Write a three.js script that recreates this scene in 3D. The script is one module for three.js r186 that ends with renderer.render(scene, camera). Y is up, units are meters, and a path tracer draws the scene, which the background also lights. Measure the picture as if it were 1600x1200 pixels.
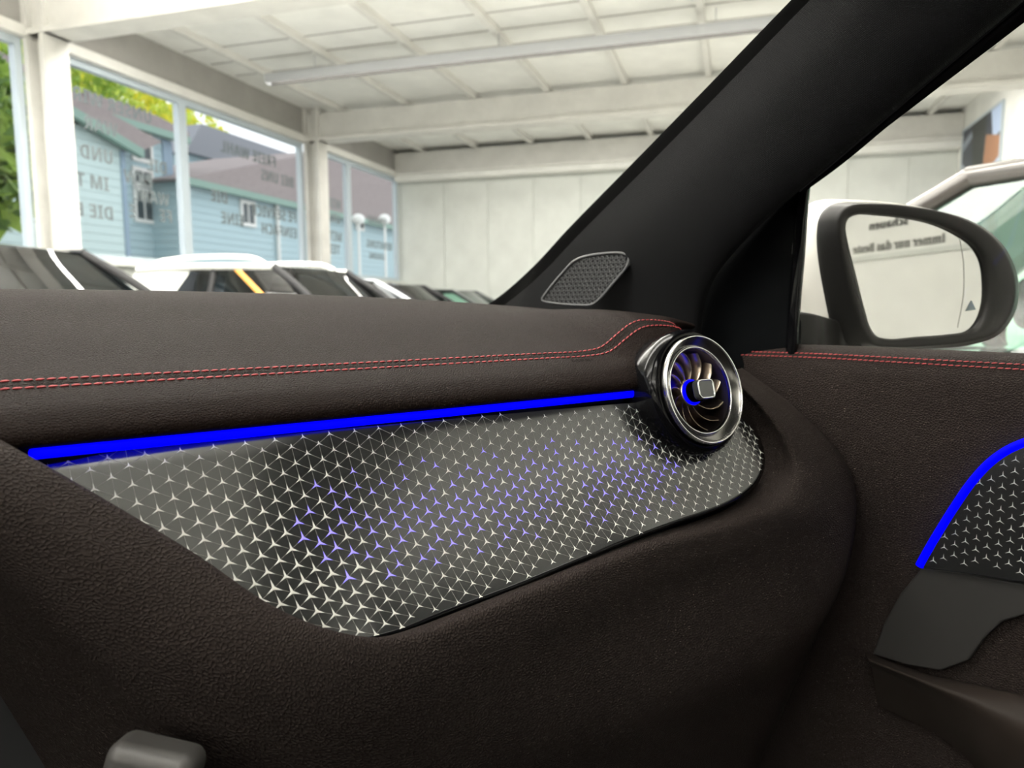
import * as THREE from 'three';
import { mergeGeometries } from 'three/addons/utils/BufferGeometryUtils.js';
import { RoundedBoxGeometry } from 'three/addons/geometries/RoundedBoxGeometry.js';
import { TextGeometry } from 'three/addons/geometries/TextGeometry.js';
import { FontLoader } from 'three/addons/loaders/FontLoader.js';
import { RectAreaLightUniformsLib } from 'three/addons/lights/RectAreaLightUniformsLib.js';

// ---------------------------------------------------------------- camera, sky, exposure
// The world is the car: x to its right, -z forward. The showroom is turned 38 degrees against it.
const V3 = (x, y, z) => new THREE.Vector3(x, y, z);
const scene = new THREE.Scene();
const FOCAL = 1150, EYE = V3(0, 1.22, 0), YAW = 35 * Math.PI / 180, PITCH = 6 * Math.PI / 180, ROLL = -0.006;
const camera = new THREE.PerspectiveCamera(2 * Math.atan(600 / FOCAL) * 180 / Math.PI, 4 / 3, 0.05, 200);
const CF = V3(Math.sin(YAW) * Math.cos(PITCH), -Math.sin(PITCH), -Math.cos(YAW) * Math.cos(PITCH));
const R0 = V3(Math.cos(YAW), 0, Math.sin(YAW)), U0 = R0.clone().cross(CF);
const CR = R0.clone().multiplyScalar(Math.cos(ROLL)).addScaledVector(U0, Math.sin(ROLL));
const CU = U0.clone().multiplyScalar(Math.cos(ROLL)).addScaledVector(R0, -Math.sin(ROLL));
camera.position.copy(EYE); camera.up.copy(CU); camera.lookAt(EYE.clone().add(CF));
camera.focus = 0.62; camera.userData.fStop = 7.5;
scene.background = new THREE.Color().setRGB(1.0, 1.06, 1.09);
const renderer = new THREE.WebGLRenderer({ antialias: true });
renderer.toneMapping = THREE.LinearToneMapping;
renderer.toneMappingExposure = 1.48;
renderer.shadowMap.enabled = true;
RectAreaLightUniformsLib.init();

// ---------------------------------------------------------------- helpers
let seed = 7;
const rnd = () => { seed = (seed * 1664525 + 1013904223) >>> 0; return seed / 4294967296; };
const ROOM = 38 * Math.PI / 180, cS = Math.cos(ROOM), sS = Math.sin(ROOM);   // room axes: s along the window wall, t across
const roomToWorld = (s, y, t) => V3(s * cS + t * sS, y, -s * sS + t * cS);
const ray = (px, py) => CF.clone().addScaledVector(CR, (px - 800) / FOCAL).addScaledVector(CU, -(py - 600) / FOCAL);
const onX = (px, py, x) => { const r = ray(px, py); return EYE.clone().addScaledVector(r, x / r.x); };
const onPlane = (px, py, p0, n) => { const r = ray(px, py); return EYE.clone().addScaledVector(r, p0.clone().sub(EYE).dot(n) / r.dot(n)); };
const onT = (px, py, t) => { const r = ray(px, py), k = t / (r.x * sS + r.z * cS), p = EYE.clone().addScaledVector(r, k); return { s: p.x * cS - p.z * sS, y: p.y }; };
const onS = (px, py, s) => { const r = ray(px, py), k = s / (r.x * cS - r.z * sS), p = EYE.clone().addScaledVector(r, k); return { t: p.x * sS + p.z * cS, y: p.y }; };
// the decorative panel leans back: its plane, plus an offset towards the rear
const TILT = 0.5;
const onTrim = (px, py, off = 0) => { const r = ray(px, py), k = (-0.518 + off + TILT * (1.133 - EYE.y)) / (r.z + TILT * r.y); return EYE.clone().addScaledVector(r, k); };

const used = new Map();
const numbered = (n) => { const k = used.get(n) || 0; used.set(n, k + 1); return k ? n + '_' + String(k).padStart(3, '0') : n; };
function shadows(o) { o.traverse((m) => { if (m.isMesh) { m.castShadow = true; m.receiveShadow = true; } }); }
function thing(name, label, category, pos = [0, 0, 0], turn = 0, group, kind) {
  const o = new THREE.Group(); o.name = numbered(name); scene.add(o);
  o.position.set(...pos); o.rotation.y = turn; o.userData = { label, category };
  if (group) o.userData.group = group;
  if (kind) o.userData.kind = kind;
  return o;
}
function part(name, geometry, material, parent, label) {
  const g = Array.isArray(geometry) ? merge(geometry) : geometry;
  const m = new THREE.Mesh(g, material); m.name = name; m.castShadow = m.receiveShadow = true; parent.add(m);
  if (label) m.userData.label = label;
  return m;
}
function structure(name, geometry, material, label, category) {
  const m = part(name, geometry, material, scene); m.userData = { kind: 'structure', label, category }; return m;
}
function merge(list) {
  return mergeGeometries(list.map((g) => { const q = g.index ? g.toNonIndexed() : g.clone(); for (const k of Object.keys(q.attributes)) if (!['position', 'normal', 'uv'].includes(k)) q.deleteAttribute(k);
    if (!q.attributes.uv) q.setAttribute('uv', new THREE.BufferAttribute(new Float32Array(q.attributes.position.count * 2), 2)); return q; }));
}
const box = (w, h, d, x = 0, y = 0, z = 0) => boxUV(w, h, d).translate(x, y, z);
function boxUV(w, h, d) {   // a box whose uv runs in metres
  const g = new THREE.BoxGeometry(w, h, d), uv = g.attributes.uv, n = g.attributes.normal;
  for (let i = 0; i < uv.count; i++) { const ax = Math.abs(n.getX(i)) > .5 ? [d, h] : Math.abs(n.getY(i)) > .5 ? [w, d] : [w, h]; uv.setXY(i, uv.getX(i) * ax[0], uv.getY(i) * ax[1]); }
  return g;
}
const span = (x0, x1, y0, y1, z0, z1) => box(x1 - x0, y1 - y0, z1 - z0, (x0 + x1) / 2, (y0 + y1) / 2, (z0 + z1) / 2);
const rbox = (w, h, d, r, x = 0, y = 0, z = 0) => new RoundedBoxGeometry(w, h, d, 3, r).translate(x, y, z);
const tube = (pts, r, seg = 40, rad = 8, closed = false) => new THREE.TubeGeometry(new THREE.CatmullRomCurve3(pts, closed, 'centripetal'), seg, r, rad, closed);
const lathe = (pts, seg = 64) => new THREE.LatheGeometry(pts.map((p) => new THREE.Vector2(p[0], p[1])), seg).rotateX(Math.PI / 2);   // axis along z
// a smooth sheet through curves (each a list of points of the same count); at(u, v) with u along the curves and v across
function sheet(curves, nu, nv, closedU = false) {
  const along = curves.map((c) => new THREE.CatmullRomCurve3(c, closedU, 'centripetal'));
  const column = (u) => new THREE.CatmullRomCurve3(along.map((c) => c.getPoint(u)), false, 'centripetal');
  const P = [], pos = [], uv = [], idx = [];
  for (let i = 0; i <= nu; i++) { const c = column(i / nu); P.push([]); for (let j = 0; j <= nv; j++) P[i].push(c.getPoint(j / nv)); }
  let su = 0; const jm = Math.floor(nv / 2);
  for (let i = 0; i <= nu; i++) { if (i) su += P[i][jm].distanceTo(P[i - 1][jm]); let sv = 0;
    for (let j = 0; j <= nv; j++) { if (j) sv += P[i][j].distanceTo(P[i][j - 1]); pos.push(P[i][j].x, P[i][j].y, P[i][j].z); uv.push(su, sv); } }
  for (let i = 0; i < nu; i++) for (let j = 0; j < nv; j++) { const a = i * (nv + 1) + j, b = a + nv + 1; idx.push(a, b, a + 1, b, b + 1, a + 1); }
  const g = new THREE.BufferGeometry();
  g.setAttribute('position', new THREE.Float32BufferAttribute(pos, 3)); g.setAttribute('uv', new THREE.Float32BufferAttribute(uv, 2)); g.setIndex(idx); g.computeVertexNormals();
  if (closedU) { const n = g.attributes.normal; for (let j = 0; j <= nv; j++) { const b = nu * (nv + 1) + j, s = V3(n.getX(j) + n.getX(b), n.getY(j) + n.getY(b), n.getZ(j) + n.getZ(b)).normalize(); n.setXYZ(j, s.x, s.y, s.z); n.setXYZ(b, s.x, s.y, s.z); } }
  return { g, at: (u, v) => column(u).getPoint(v), normal: (u, v) => { const e = 1e-3, a = column(u), p = a.getPoint(v), du = column(Math.min(1, u + e)).getPoint(v).sub(column(Math.max(0, u - e)).getPoint(v)), dv = a.getPoint(Math.min(1, v + e)).sub(a.getPoint(Math.max(0, v - e))); return du.cross(dv).normalize(); } };
}
function rebase(o) {   // puts a thing's origin at its base
  o.updateMatrixWorld(true); const b = new THREE.Box3().setFromObject(o), p = V3((b.min.x + b.max.x) / 2, b.min.y, (b.min.z + b.max.z) / 2);
  o.position.copy(p); for (const c of o.children) c.position.sub(p); return o;
}
// a flat plate cut to an outline given in two axes (a, b); put(a, b, depth) makes the point
function plate(outline, thick, put) {
  const sh = new THREE.Shape(outline.map((p) => new THREE.Vector2(p[0], p[1])));
  const g = new THREE.ExtrudeGeometry(sh, { depth: thick, bevelEnabled: true, bevelSize: thick * .3, bevelThickness: thick * .3, bevelSegments: 2, curveSegments: 12 }), p = g.attributes.position;
  for (let i = 0; i < p.count; i++) { const q = put(p.getX(i), p.getY(i), p.getZ(i)); p.setXYZ(i, q.x, q.y, q.z); }
  g.computeVertexNormals(); return g;
}

// ---------------------------------------------------------------- textures and materials
function field(n, fn, srgb = false) {
  const d = new Uint8Array(n * n * 4);
  for (let y = 0; y < n; y++) for (let x = 0; x < n; x++) { const c = fn(x / n, y / n), k = (y * n + x) * 4; for (let i = 0; i < 3; i++) d[k + i] = Math.max(0, Math.min(255, 255 * (c.length ? c[i] : c))); d[k + 3] = 255; }
  const t = new THREE.DataTexture(d, n, n); t.wrapS = t.wrapT = THREE.RepeatWrapping; t.magFilter = THREE.LinearFilter; t.minFilter = THREE.LinearMipmapLinearFilter; t.generateMipmaps = true; if (srgb) t.colorSpace = THREE.SRGBColorSpace; t.needsUpdate = true; return t;
}
const tiled = (t, size) => { const c = t.clone(); c.repeat.set(1 / size, 1 / size); c.needsUpdate = true; return c; };
const hash = (a, b) => { const s = Math.sin(a * 127.1 + b * 311.7) * 43758.5453; return s - Math.floor(s); };
const lattice = (n) => (u, v) => { const x = u * n, y = v * n, i = Math.floor(x), j = Math.floor(y), fx = x - i, fy = y - j, sx = fx * fx * (3 - 2 * fx), sy = fy * fy * (3 - 2 * fy), h = (a, b) => hash(((a % n) + n) % n + n * 3, ((b % n) + n) % n); return (h(i, j) * (1 - sx) + h(i + 1, j) * sx) * (1 - sy) + (h(i, j + 1) * (1 - sx) + h(i + 1, j + 1) * sx) * sy; };
const cells = 36, pts = []; for (let i = 0; i < cells * cells; i++) pts.push([hash(i, 1), hash(i, 2)]);
const leatherBump = field(768, (u, v) => {
  const x = u * cells, y = v * cells, i = Math.floor(x), j = Math.floor(y); let a = 9, b = 9;
  for (let dj = -1; dj <= 1; dj++) for (let di = -1; di <= 1; di++) { const p = pts[(((j + dj) % cells + cells) % cells) * cells + ((i + di) % cells + cells) % cells], d = Math.hypot(i + di + p[0] - x, (j + dj + p[1] - y) * 1.25); if (d < a) { b = a; a = d; } else if (d < b) b = d; }
  return 0.15 + 0.8 * Math.min(1, (b - a) * 2.2) * (1 - .25 * a);
});
const weave = field(256, (u, v) => { const a = Math.sin(u * 2 * Math.PI * 16 + Math.cos(v * 2 * Math.PI * 16) * 1.2), b = Math.sin(v * 2 * Math.PI * 16); return .5 + .25 * a * b + .25 * (a + b) * .5; });
const n8 = lattice(8), n32 = lattice(32), n96 = lattice(96);
const plasterMap = field(512, (u, v) => { const k = .93 + .05 * n8(u, v) + .02 * n32(u, v); return [k, k, k * .995]; }, true);
const plasterBump = field(256, (u, v) => .5 * n32(u, v) + .5 * n96(u, v));
const sidingBump = field(64, (u, v) => { const y = v; return y < .08 ? 0 : .3 + .7 * (1 - y); });
const M = (o) => new THREE.MeshPhysicalMaterial({ side: THREE.DoubleSide, ...o });
const rgb = (r, g, b) => new THREE.Color().setRGB(r, g, b);
const screenGlass = M({ color: rgb(1, 1, 1), roughness: 0, transmission: 1, thickness: 0, ior: 1.45, specularIntensity: .06 });
const leather = M({ color: rgb(.0105, .0066, .0054), roughness: .6, specularIntensity: .08, bumpMap: tiled(leatherBump, .08), bumpScale: .0009 });
const leatherLow = M({ color: rgb(.024, .0183, .0163), roughness: .62, specularIntensity: .14, bumpMap: tiled(leatherBump, .1), bumpScale: .0011 });
const fabric = M({ color: rgb(.0085, .0085, .0092), roughness: .85, specularIntensity: .2, bumpMap: tiled(weave, .03), bumpScale: .0016 });
const blackPlastic = M({ color: rgb(.0025, .003, .0035), roughness: .5, specularIntensity: .12 });
const softBlack = M({ color: rgb(.008, .008, .0085), roughness: .62, specularIntensity: .4 });
const gloss = M({ color: rgb(.003, .003, .0035), roughness: .12, specularIntensity: .28 });
const rubber = M({ color: rgb(.004, .004, .004), roughness: .95, specularIntensity: .0 });
const thread = M({ color: rgb(.38, .04, .046), roughness: .6 });
const trimMat = M({ color: rgb(.125, .128, .132), roughness: .2, metalness: .9 });
const starMat = M({ color: rgb(.62, .62, .58), roughness: .4 });
const lineMat = M({ color: rgb(.2, .2, .185), roughness: .45 });
const blueStar = M({ color: rgb(.25, .23, .6), roughness: .4, emissive: rgb(.16, .12, .85), emissiveIntensity: .75 });
const blueLight = M({ color: rgb(.0, .0, .1), roughness: .6, specularIntensity: .1, emissive: rgb(0, 0, 1), emissiveIntensity: 1.25 });
const chrome = M({ color: rgb(.72, .72, .72), roughness: .16, metalness: 1 });
const satin = M({ color: rgb(.26, .255, .25), roughness: .22, metalness: 1 });
const bronze = M({ color: rgb(.55, .46, .38), roughness: .27, metalness: 1 });
const clearGlass = M({ color: rgb(1, 1, 1), roughness: 0, transmission: 1, thickness: 0, ior: 1.45, specularIntensity: .3 });
const plasterWhite = M({ color: rgb(.84, .84, .81), map: tiled(plasterMap, 2.5), roughness: .85, bumpMap: tiled(plasterBump, .5), bumpScale: .001 });
const panelWhite = M({ color: rgb(.66, .68, .65), map: tiled(plasterMap, 3), roughness: .7 });
const steelPaint = M({ color: rgb(.70, .69, .66), map: tiled(plasterMap, 1.7), roughness: .6 });
const bandPaint = M({ color: rgb(.36, .35, .33), map: tiled(plasterMap, 1.7), roughness: .7 });
const aluminium = M({ color: rgb(.5, .57, .62), roughness: .45, metalness: .15 });
const floorMat = M({ color: rgb(.6, .6, .57), map: tiled(plasterMap, 1.3), roughness: .3 });

// ================================================================ SHOWROOM
const T = -8.1, S_END = 17.06, S_BACK = -9, T_RIGHT = 4.13, CEIL = 5.03, HEAD = 4.42, SILL = 1.86;
const inRoom = (m) => { m.rotation.y = ROOM; return m; };
inRoom(structure('floor', span(S_BACK - .2, S_END + .2, -.1, 0, T - .2, T_RIGHT + .2), floorMat, 'smooth grey showroom floor', 'floor'));
const ceiling = inRoom(structure('ceiling', span(S_BACK - .2, S_END + .2, CEIL, CEIL + .2, T - .2, T_RIGHT + .2), plasterWhite, 'white showroom ceiling with beams and purlins', 'ceiling'));
for (let k = 0; k < 11; k++) part('purlin', span(S_BACK, S_END, CEIL - .1, CEIL - .001, T + .75 + k * 1.36 - .045, T + .75 + k * 1.36 + .045), steelPaint, ceiling);
for (let k = 0; k < 3; k++) for (let j = 0; j < 4; j++) part('panel_joint', span(1.3 + j * 4.1 + k * .6, 1.33 + j * 4.1 + k * .6, CEIL - .006, CEIL - .001, T + .1, T_RIGHT - .1), bandPaint, ceiling);
const BEAMS = [-4.6, 1.25, 7.1, 12.96, 16.8];
for (const s of BEAMS) {
  const b = part('beam', [span(s - .1, s + .1, CEIL - .56, CEIL - .11, T + .05, T_RIGHT), span(s - .19, s + .19, CEIL - .62, CEIL - .56, T + .05, T_RIGHT)], steelPaint, ceiling);
}
// window wall
const wallL = inRoom(structure('wall_left', span(S_BACK, S_END, 0, SILL - .06, T - .2, T), panelWhite, 'low white wall under the row of showroom windows', 'wall'));
part('header_band', span(S_BACK, S_END, HEAD + .06, CEIL, T - .2, T), bandPaint, wallL);
part('head_rail', span(S_BACK, S_END, HEAD - .04, HEAD + .09, T - .04, T + .1), steelPaint, wallL);
part('sill_board', span(S_BACK, S_END, SILL - .06, SILL, T - .2, T + .12), panelWhite, wallL);
const COLS = [-4.6, 1.25, 7.1, 12.96];
for (const s of COLS) part('column', [span(s - .17, s + .17, 0, CEIL, T + .01, T + .08), span(s - .17, s + .17, 0, CEIL, T + .26, T + .33), span(s - .03, s + .03, 0, CEIL, T + .08, T + .26), span(s - .17, s + .17, CEIL - .62, CEIL - .56, T + .02, T + .4)], steelPaint, wallL);
// end, right and back walls
const wallF = inRoom(structure('wall_far', span(S_END, S_END + .2, 0, CEIL, T - .2, T_RIGHT + .2), panelWhite, 'pale panelled wall at the end of the showroom', 'wall'));
for (let k = 0; k < 11; k++) part('wall_panel', span(S_END - .02, S_END - .001, .06, CEIL - .8, T + .06 + k * 1.13, T + .06 + k * 1.13 + 1.115), panelWhite, wallF);
part('end_bulkhead', span(S_END - .35, S_END - .02, CEIL - .75, CEIL - .12, T + .02, T_RIGHT - .02), plasterWhite, wallF);
const wallR = inRoom(structure('wall_right', span(S_BACK, S_END, 0, CEIL, T_RIGHT, T_RIGHT + .2), plasterWhite, 'plain cream showroom wall behind the parked cars', 'wall'));
inRoom(structure('wall_back', span(S_BACK - .2, S_BACK, 0, CEIL, T - .2, T_RIGHT + .2), plasterWhite, 'cream rear wall of the showroom', 'wall'));

// windows: each bay two panes
const font = await new FontLoader().loadAsync('fonts/droid/droid_sans_bold.typeface.json');
const serif = await new FontLoader().loadAsync('fonts/droid/droid_serif_bold.typeface.json');
const letterMat = M({ color: rgb(.17, .2, .21), roughness: .6 });
function lettering(str, size, f = font) { const g = new TextGeometry(str, { font: f, size, depth: .004, curveSegments: 3, bevelEnabled: false }); return g; }
let wn = 0;
function glazing(s0, s1, lines, look) {
  const w = thing('window_' + ++wn, look || 'aluminium framed showroom window pane, ' + ['first', 'second', 'third', 'fourth', 'fifth', 'sixth'][wn - 1] + ' from the rear wall', 'window', [0, 0, 0], ROOM, undefined, 'structure');
  const fr = .085, y0 = SILL, y1 = HEAD - .04, z = T - .06;
  part('frame_rail', span(s0, s1, y0, y0 + fr, z - .05, z + .05), aluminium, w); part('frame_rail', span(s0, s1, y1 - fr, y1, z - .05, z + .05), aluminium, w);
  part('frame_stile', span(s0, s0 + fr, y0 + fr, y1 - fr, z - .05, z + .05), aluminium, w); part('frame_stile', span(s1 - fr, s1, y0 + fr, y1 - fr, z - .05, z + .05), aluminium, w);
  part('pane', span(s0 + fr, s1 - fr, y0 + fr, y1 - fr, z - .004, z + .004), clearGlass, w);
  for (const [str, s, y, size] of lines || []) part('lettering', lettering(str, size).rotateY(Math.PI).translate(s, y, z - .006), letterMat, w);   // reads from the street
  return w;
}
// [text, s of its start as read from outside (it runs towards smaller s), y, letter height]
const LT = .2;
const rowsA = [[3.86, 'UNSER WIR'], [3.5, 'WARE'], [3.1, 'DIE UND T'], [2.72, 'PKW IM T'], [2.36, 'FE E DIE']];
glazing(-8.9, -6.8); glazing(-6.8, -4.77); glazing(-4.43, -1.7); glazing(-1.7, 1.08); glazing(1.42, 4.3); glazing(4.3, 6.93);
const W1 = [[3.88, 9.0, 'UNSER WIR'], [3.55, 8.35, 'WAR'], [3.2, 9.25, 'DIE'], [3.17, 8.25, 'UND T'], [2.97, 8.95, 'PKW'], [2.8, 8.15, 'IM T'], [2.74, 9.25, 'WAHL'], [2.5, 9.3, 'FE'], [2.42, 8.2, 'DIE E'], [2.5, 8.6, 'E'] ];
glazing(7.27, 9.55, W1.map(([y, s, t]) => [t, s, y, LT * .9]), 'lettered showroom window just past the steel column, clapboard house behind it');
const W2 = [[3.78, 12.0, 'FREIE WAHL'], [3.5, 12.55, 'BEI UNS'], [2.95, 10.6, 'DIE'], [2.85, 12.6, 'FE SERVICE'], [2.55, 12.6, 'EINFACH'], [2.62, 11.0, 'EINE']];
glazing(9.55, 12.79, W2.map(([y, s, t]) => [t, s, y, LT * .95]), 'widest lettered showroom window, low blue house and barn roof behind it');
glazing(13.13, 14.55, [['WIR', 14.3, 3.3, LT], ['UND', 14.25, 3.0, LT], ['MIT', 14.3, 2.62, LT], ['TEIL', 14.2, 2.35, LT]], 'narrow showroom window right after the second steel column');
glazing(14.55, 16.95, [['FINANZ', 16.4, 3.15, LT * .9], ['BERATUNG', 16.7, 2.6, LT * .9], ['LEASING', 16.3, 2.35, LT * .7]], 'showroom window nearest the far end wall, globe lamps outside it');

// hanging light channels in view, and unseen panels that light hall and cabin
const housingMat = M({ color: rgb(.35, .36, .37), roughness: .5 });
const linerMat = M({ color: rgb(.06, .058, .054), roughness: .7, specularIntensity: .3 });  // dark inner lining that keeps the lit channel sides dim
const tubeMat = M({ color: rgb(.8, .8, .75), roughness: .4, emissive: rgb(1, .92, .8), emissiveIntensity: 1.3 });
// [position along the hall, width, downward radiance, upward radiance]; the two channels in view are deep and shielded, the others are unseen panels placed to light hall and cabin, the flush ones added as fill
const lampRows = [[-7.4, .6, 12, 20], [-4.3, .6, 12, 20], [-1.2, .6, 12, 20], [2, .6, 12, 20], [5.2, .6, 12, 20], [7.65, .5, 21, 0], [10.0, .13, 12, 0], [13.6, .13, 26, 0], [14.1, .6, 9, 0]];
const lampLabel = ['unseen wide light panel nearest the rear wall, placed to light the hall', 'unseen wide light panel behind the car, placed to light the hall', 'unseen wide light panel over the cabin, placed to light the dashboard', 'unseen wide light panel above the bonnet, placed to light the hall', 'unseen wide light panel just before the steel beam, placed to light the ceiling', 'added flat light panel hidden behind the nearer steel beam, brightens the far hall', 'long hanging strip light between the two visible roof beams', 'strip light hanging close to the far end wall', 'added flat light panel hidden behind the farther steel beam, brightens the end wall'];
lampRows.forEach(([s, w, down, up], i) => {
  const flush = !up && w > .3, y = CEIL - (up ? .75 : flush ? .18 : .37), t0 = T + 1.2, t1 = T_RIGHT - (up ? 3.2 : .8), mid = (t0 + t1) / 2, g = thing(up || flush ? 'unseen_light_panel' : 'strip_light', lampLabel[i], 'light', [...roomToWorld(s, y, mid).toArray()], ROOM, up || flush ? 'unseen light panels' : 'hanging strip lights'), L = t1 - t0, hw = w / 2 + .009, sk = up || flush ? .04 : .12, top = CEIL - .1 - y - .07;
  part('housing', [box(2 * hw + .012, up ? .005 : .02, L, 0, .06, 0), box(.012, sk, L, -hw, .055 - sk / 2, 0), box(.012, sk, L, hw, .055 - sk / 2, 0), box(2 * hw, sk, .01, 0, .055 - sk / 2, L / 2), box(2 * hw, sk, .01, 0, .055 - sk / 2, -L / 2)], housingMat, g);
  if (!up && !flush) part('dark_liner', [box(.004, .085, L - .03, -hw + .009, -.02, 0), box(.004, .085, L - .03, hw - .009, -.02, 0)], linerMat, g);
  part('diffuser', box(w, .02, L - .06, 0, .04, 0), tubeMat, g);
  if (up) part('diffuser', box(w, .01, L - .06, 0, .07, 0), tubeMat, g);
  if (!flush) for (const k of [-.42, -.14, .14, .42]) part('hanger', box(.012, top, .012, 0, .07 + top / 2, k * L), housingMat, g);
  for (const [rad, dy, sg] of [[down, .026, 1], [up, .078, -1]]) { if (!rad) continue;
    const a = new THREE.RectAreaLight(rgb(1, .97, .915), rad, L - .1, w - .02); a.position.copy(roomToWorld(s, y + dy, mid)); scene.add(a); a.castShadow = true;
    a.quaternion.setFromRotationMatrix(new THREE.Matrix4().makeBasis(V3(sS, 0, cS), V3(cS * sg, 0, -sS * sg), V3(0, sg, 0))); }   // long side along the fitting, shining along its -z
});

// poster on the right wall
{
  const c = document.createElement('canvas'); c.width = 512; c.height = 640; const x = c.getContext('2d');
  x.fillStyle = '#3a414d'; x.fillRect(0, 0, 512, 640);
  const rect = (col, pp) => { x.fillStyle = col; x.beginPath(); pp.forEach((p, i) => (i ? x.lineTo(p[0], p[1]) : x.moveTo(p[0], p[1]))); x.closePath(); x.fill(); };
  rect('#2c3230', [[120, 0], [330, 0], [300, 220], [160, 190]]); rect('#b9cbe8', [[380, 0], [512, 0], [512, 110], [420, 130]]); rect('#a87a5c', [[330, 90], [512, 130], [512, 230], [300, 250]]);
  rect('#8e98a6', [[0, 60], [130, 30], [140, 60], [10, 100]]); rect('#a8b2bd', [[0, 150], [180, 240], [190, 270], [0, 190]]); rect('#5e7f88', [[0, 200], [150, 270], [170, 350], [0, 330]]); rect('#b8c4da', [[260, 270], [512, 210], [512, 240], [260, 305]]);
  rect('#cfd9f0', [[190, 390], [512, 290], [512, 370], [210, 430]]); rect('#1f2530', [[150, 300], [330, 300], [300, 390], [140, 380]]); rect('#b6cde6', [[0, 430], [300, 410], [430, 440], [300, 520], [0, 540]]); rect('#d5def2', [[0, 560], [300, 500], [420, 470], [400, 560], [120, 610]]); rect('#5b6070', [[0, 600], [200, 610], [420, 580], [512, 520], [512, 640], [0, 640]]);
  for (let k = 0; k < 40; k++) rect(['#232833', '#8fa0b8', '#dfe6f2'][k % 3], [[rnd() * 512, 420 + rnd() * 220], [rnd() * 512, 420 + rnd() * 220], [rnd() * 512, 420 + rnd() * 200]].map((p, i, a) => i ? [a[0][0] + (p[0] - 256) * .12, a[0][1] + (p[1] - 520) * .12] : p));
  const tx = new THREE.CanvasTexture(c); tx.colorSpace = THREE.SRGBColorSpace;
  const s0 = 14.4, s1 = 16.6, y0 = 1.9, y1 = 4.55;
  const p = thing('wall_poster', 'tall framed poster print of parked cars in a street on cream wall', 'poster', [...roomToWorld((s0 + s1) / 2, y0, T_RIGHT - .02).toArray()], ROOM);
  part('frame', [box(s1 - s0 + .08, .04, .04, 0, 0, 0), box(s1 - s0 + .08, .04, .04, 0, y1 - y0, 0), box(.04, y1 - y0, .04, -(s1 - s0) / 2 - .02, (y1 - y0) / 2, 0), box(.04, y1 - y0, .04, (s1 - s0) / 2 + .02, (y1 - y0) / 2, 0)], aluminium, p);
  part('print', new THREE.PlaneGeometry(s1 - s0, y1 - y0).rotateY(Math.PI).translate(0, (y1 - y0) / 2, -.01), M({ map: tx, roughness: .4 }), p);
}

// outside: ground, houses, trees
inRoom(structure('ground_outside', span(-60, 70, -.25, -.15, -80, T - .2), M({ color: rgb(.3, .3, .29), map: tiled(plasterMap, 4), roughness: .9 }), 'grey asphalt yard outside the showroom', 'ground'));
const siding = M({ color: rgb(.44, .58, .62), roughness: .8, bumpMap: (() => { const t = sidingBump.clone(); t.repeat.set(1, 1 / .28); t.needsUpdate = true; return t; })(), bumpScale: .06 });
const sidingLit = M({ color: rgb(.60, .73, .72), roughness: .8, bumpMap: siding.bumpMap, bumpScale: .05 });  // paler copy of the siding, the lit gable side put into the colour
const roofTile = M({ color: rgb(.33, .28, .28), map: tiled(plasterMap, 1), roughness: .9 }), roofGrey = M({ color: rgb(.27, .28, .31), roughness: .9 }), fasciaGreen = M({ color: rgb(.24, .36, .31), roughness: .7 }), whiteTrim = M({ color: rgb(.8, .8, .77), roughness: .6 }), darkPane = M({ color: rgb(.05, .07, .08), roughness: .1 });
function prism(poly, t0, t1) {   // polygon in (s, y) swept from t0 to t1
  const g = new THREE.ExtrudeGeometry(new THREE.Shape(poly.map((p) => new THREE.Vector2(p[0], p[1]))), { depth: t1 - t0, bevelEnabled: false }); return g.translate(0, 0, t0);
}
function houseWindow(h, s, y, w, hh, z) {
  const f = part('window', [box(w + .24, .14, .1, s, y - hh / 2 - .07, z), box(w + .24, .14, .1, s, y + hh / 2 + .07, z), box(.12, hh, .1, s - w / 2 - .06, y, z), box(.12, hh, .1, s + w / 2 + .06, y, z), box(.06, hh, .07, s, y, z)], whiteTrim, h);
  part('pane', box(w, hh, .03, s, y, z - .01), darkPane, f);
}
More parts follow.
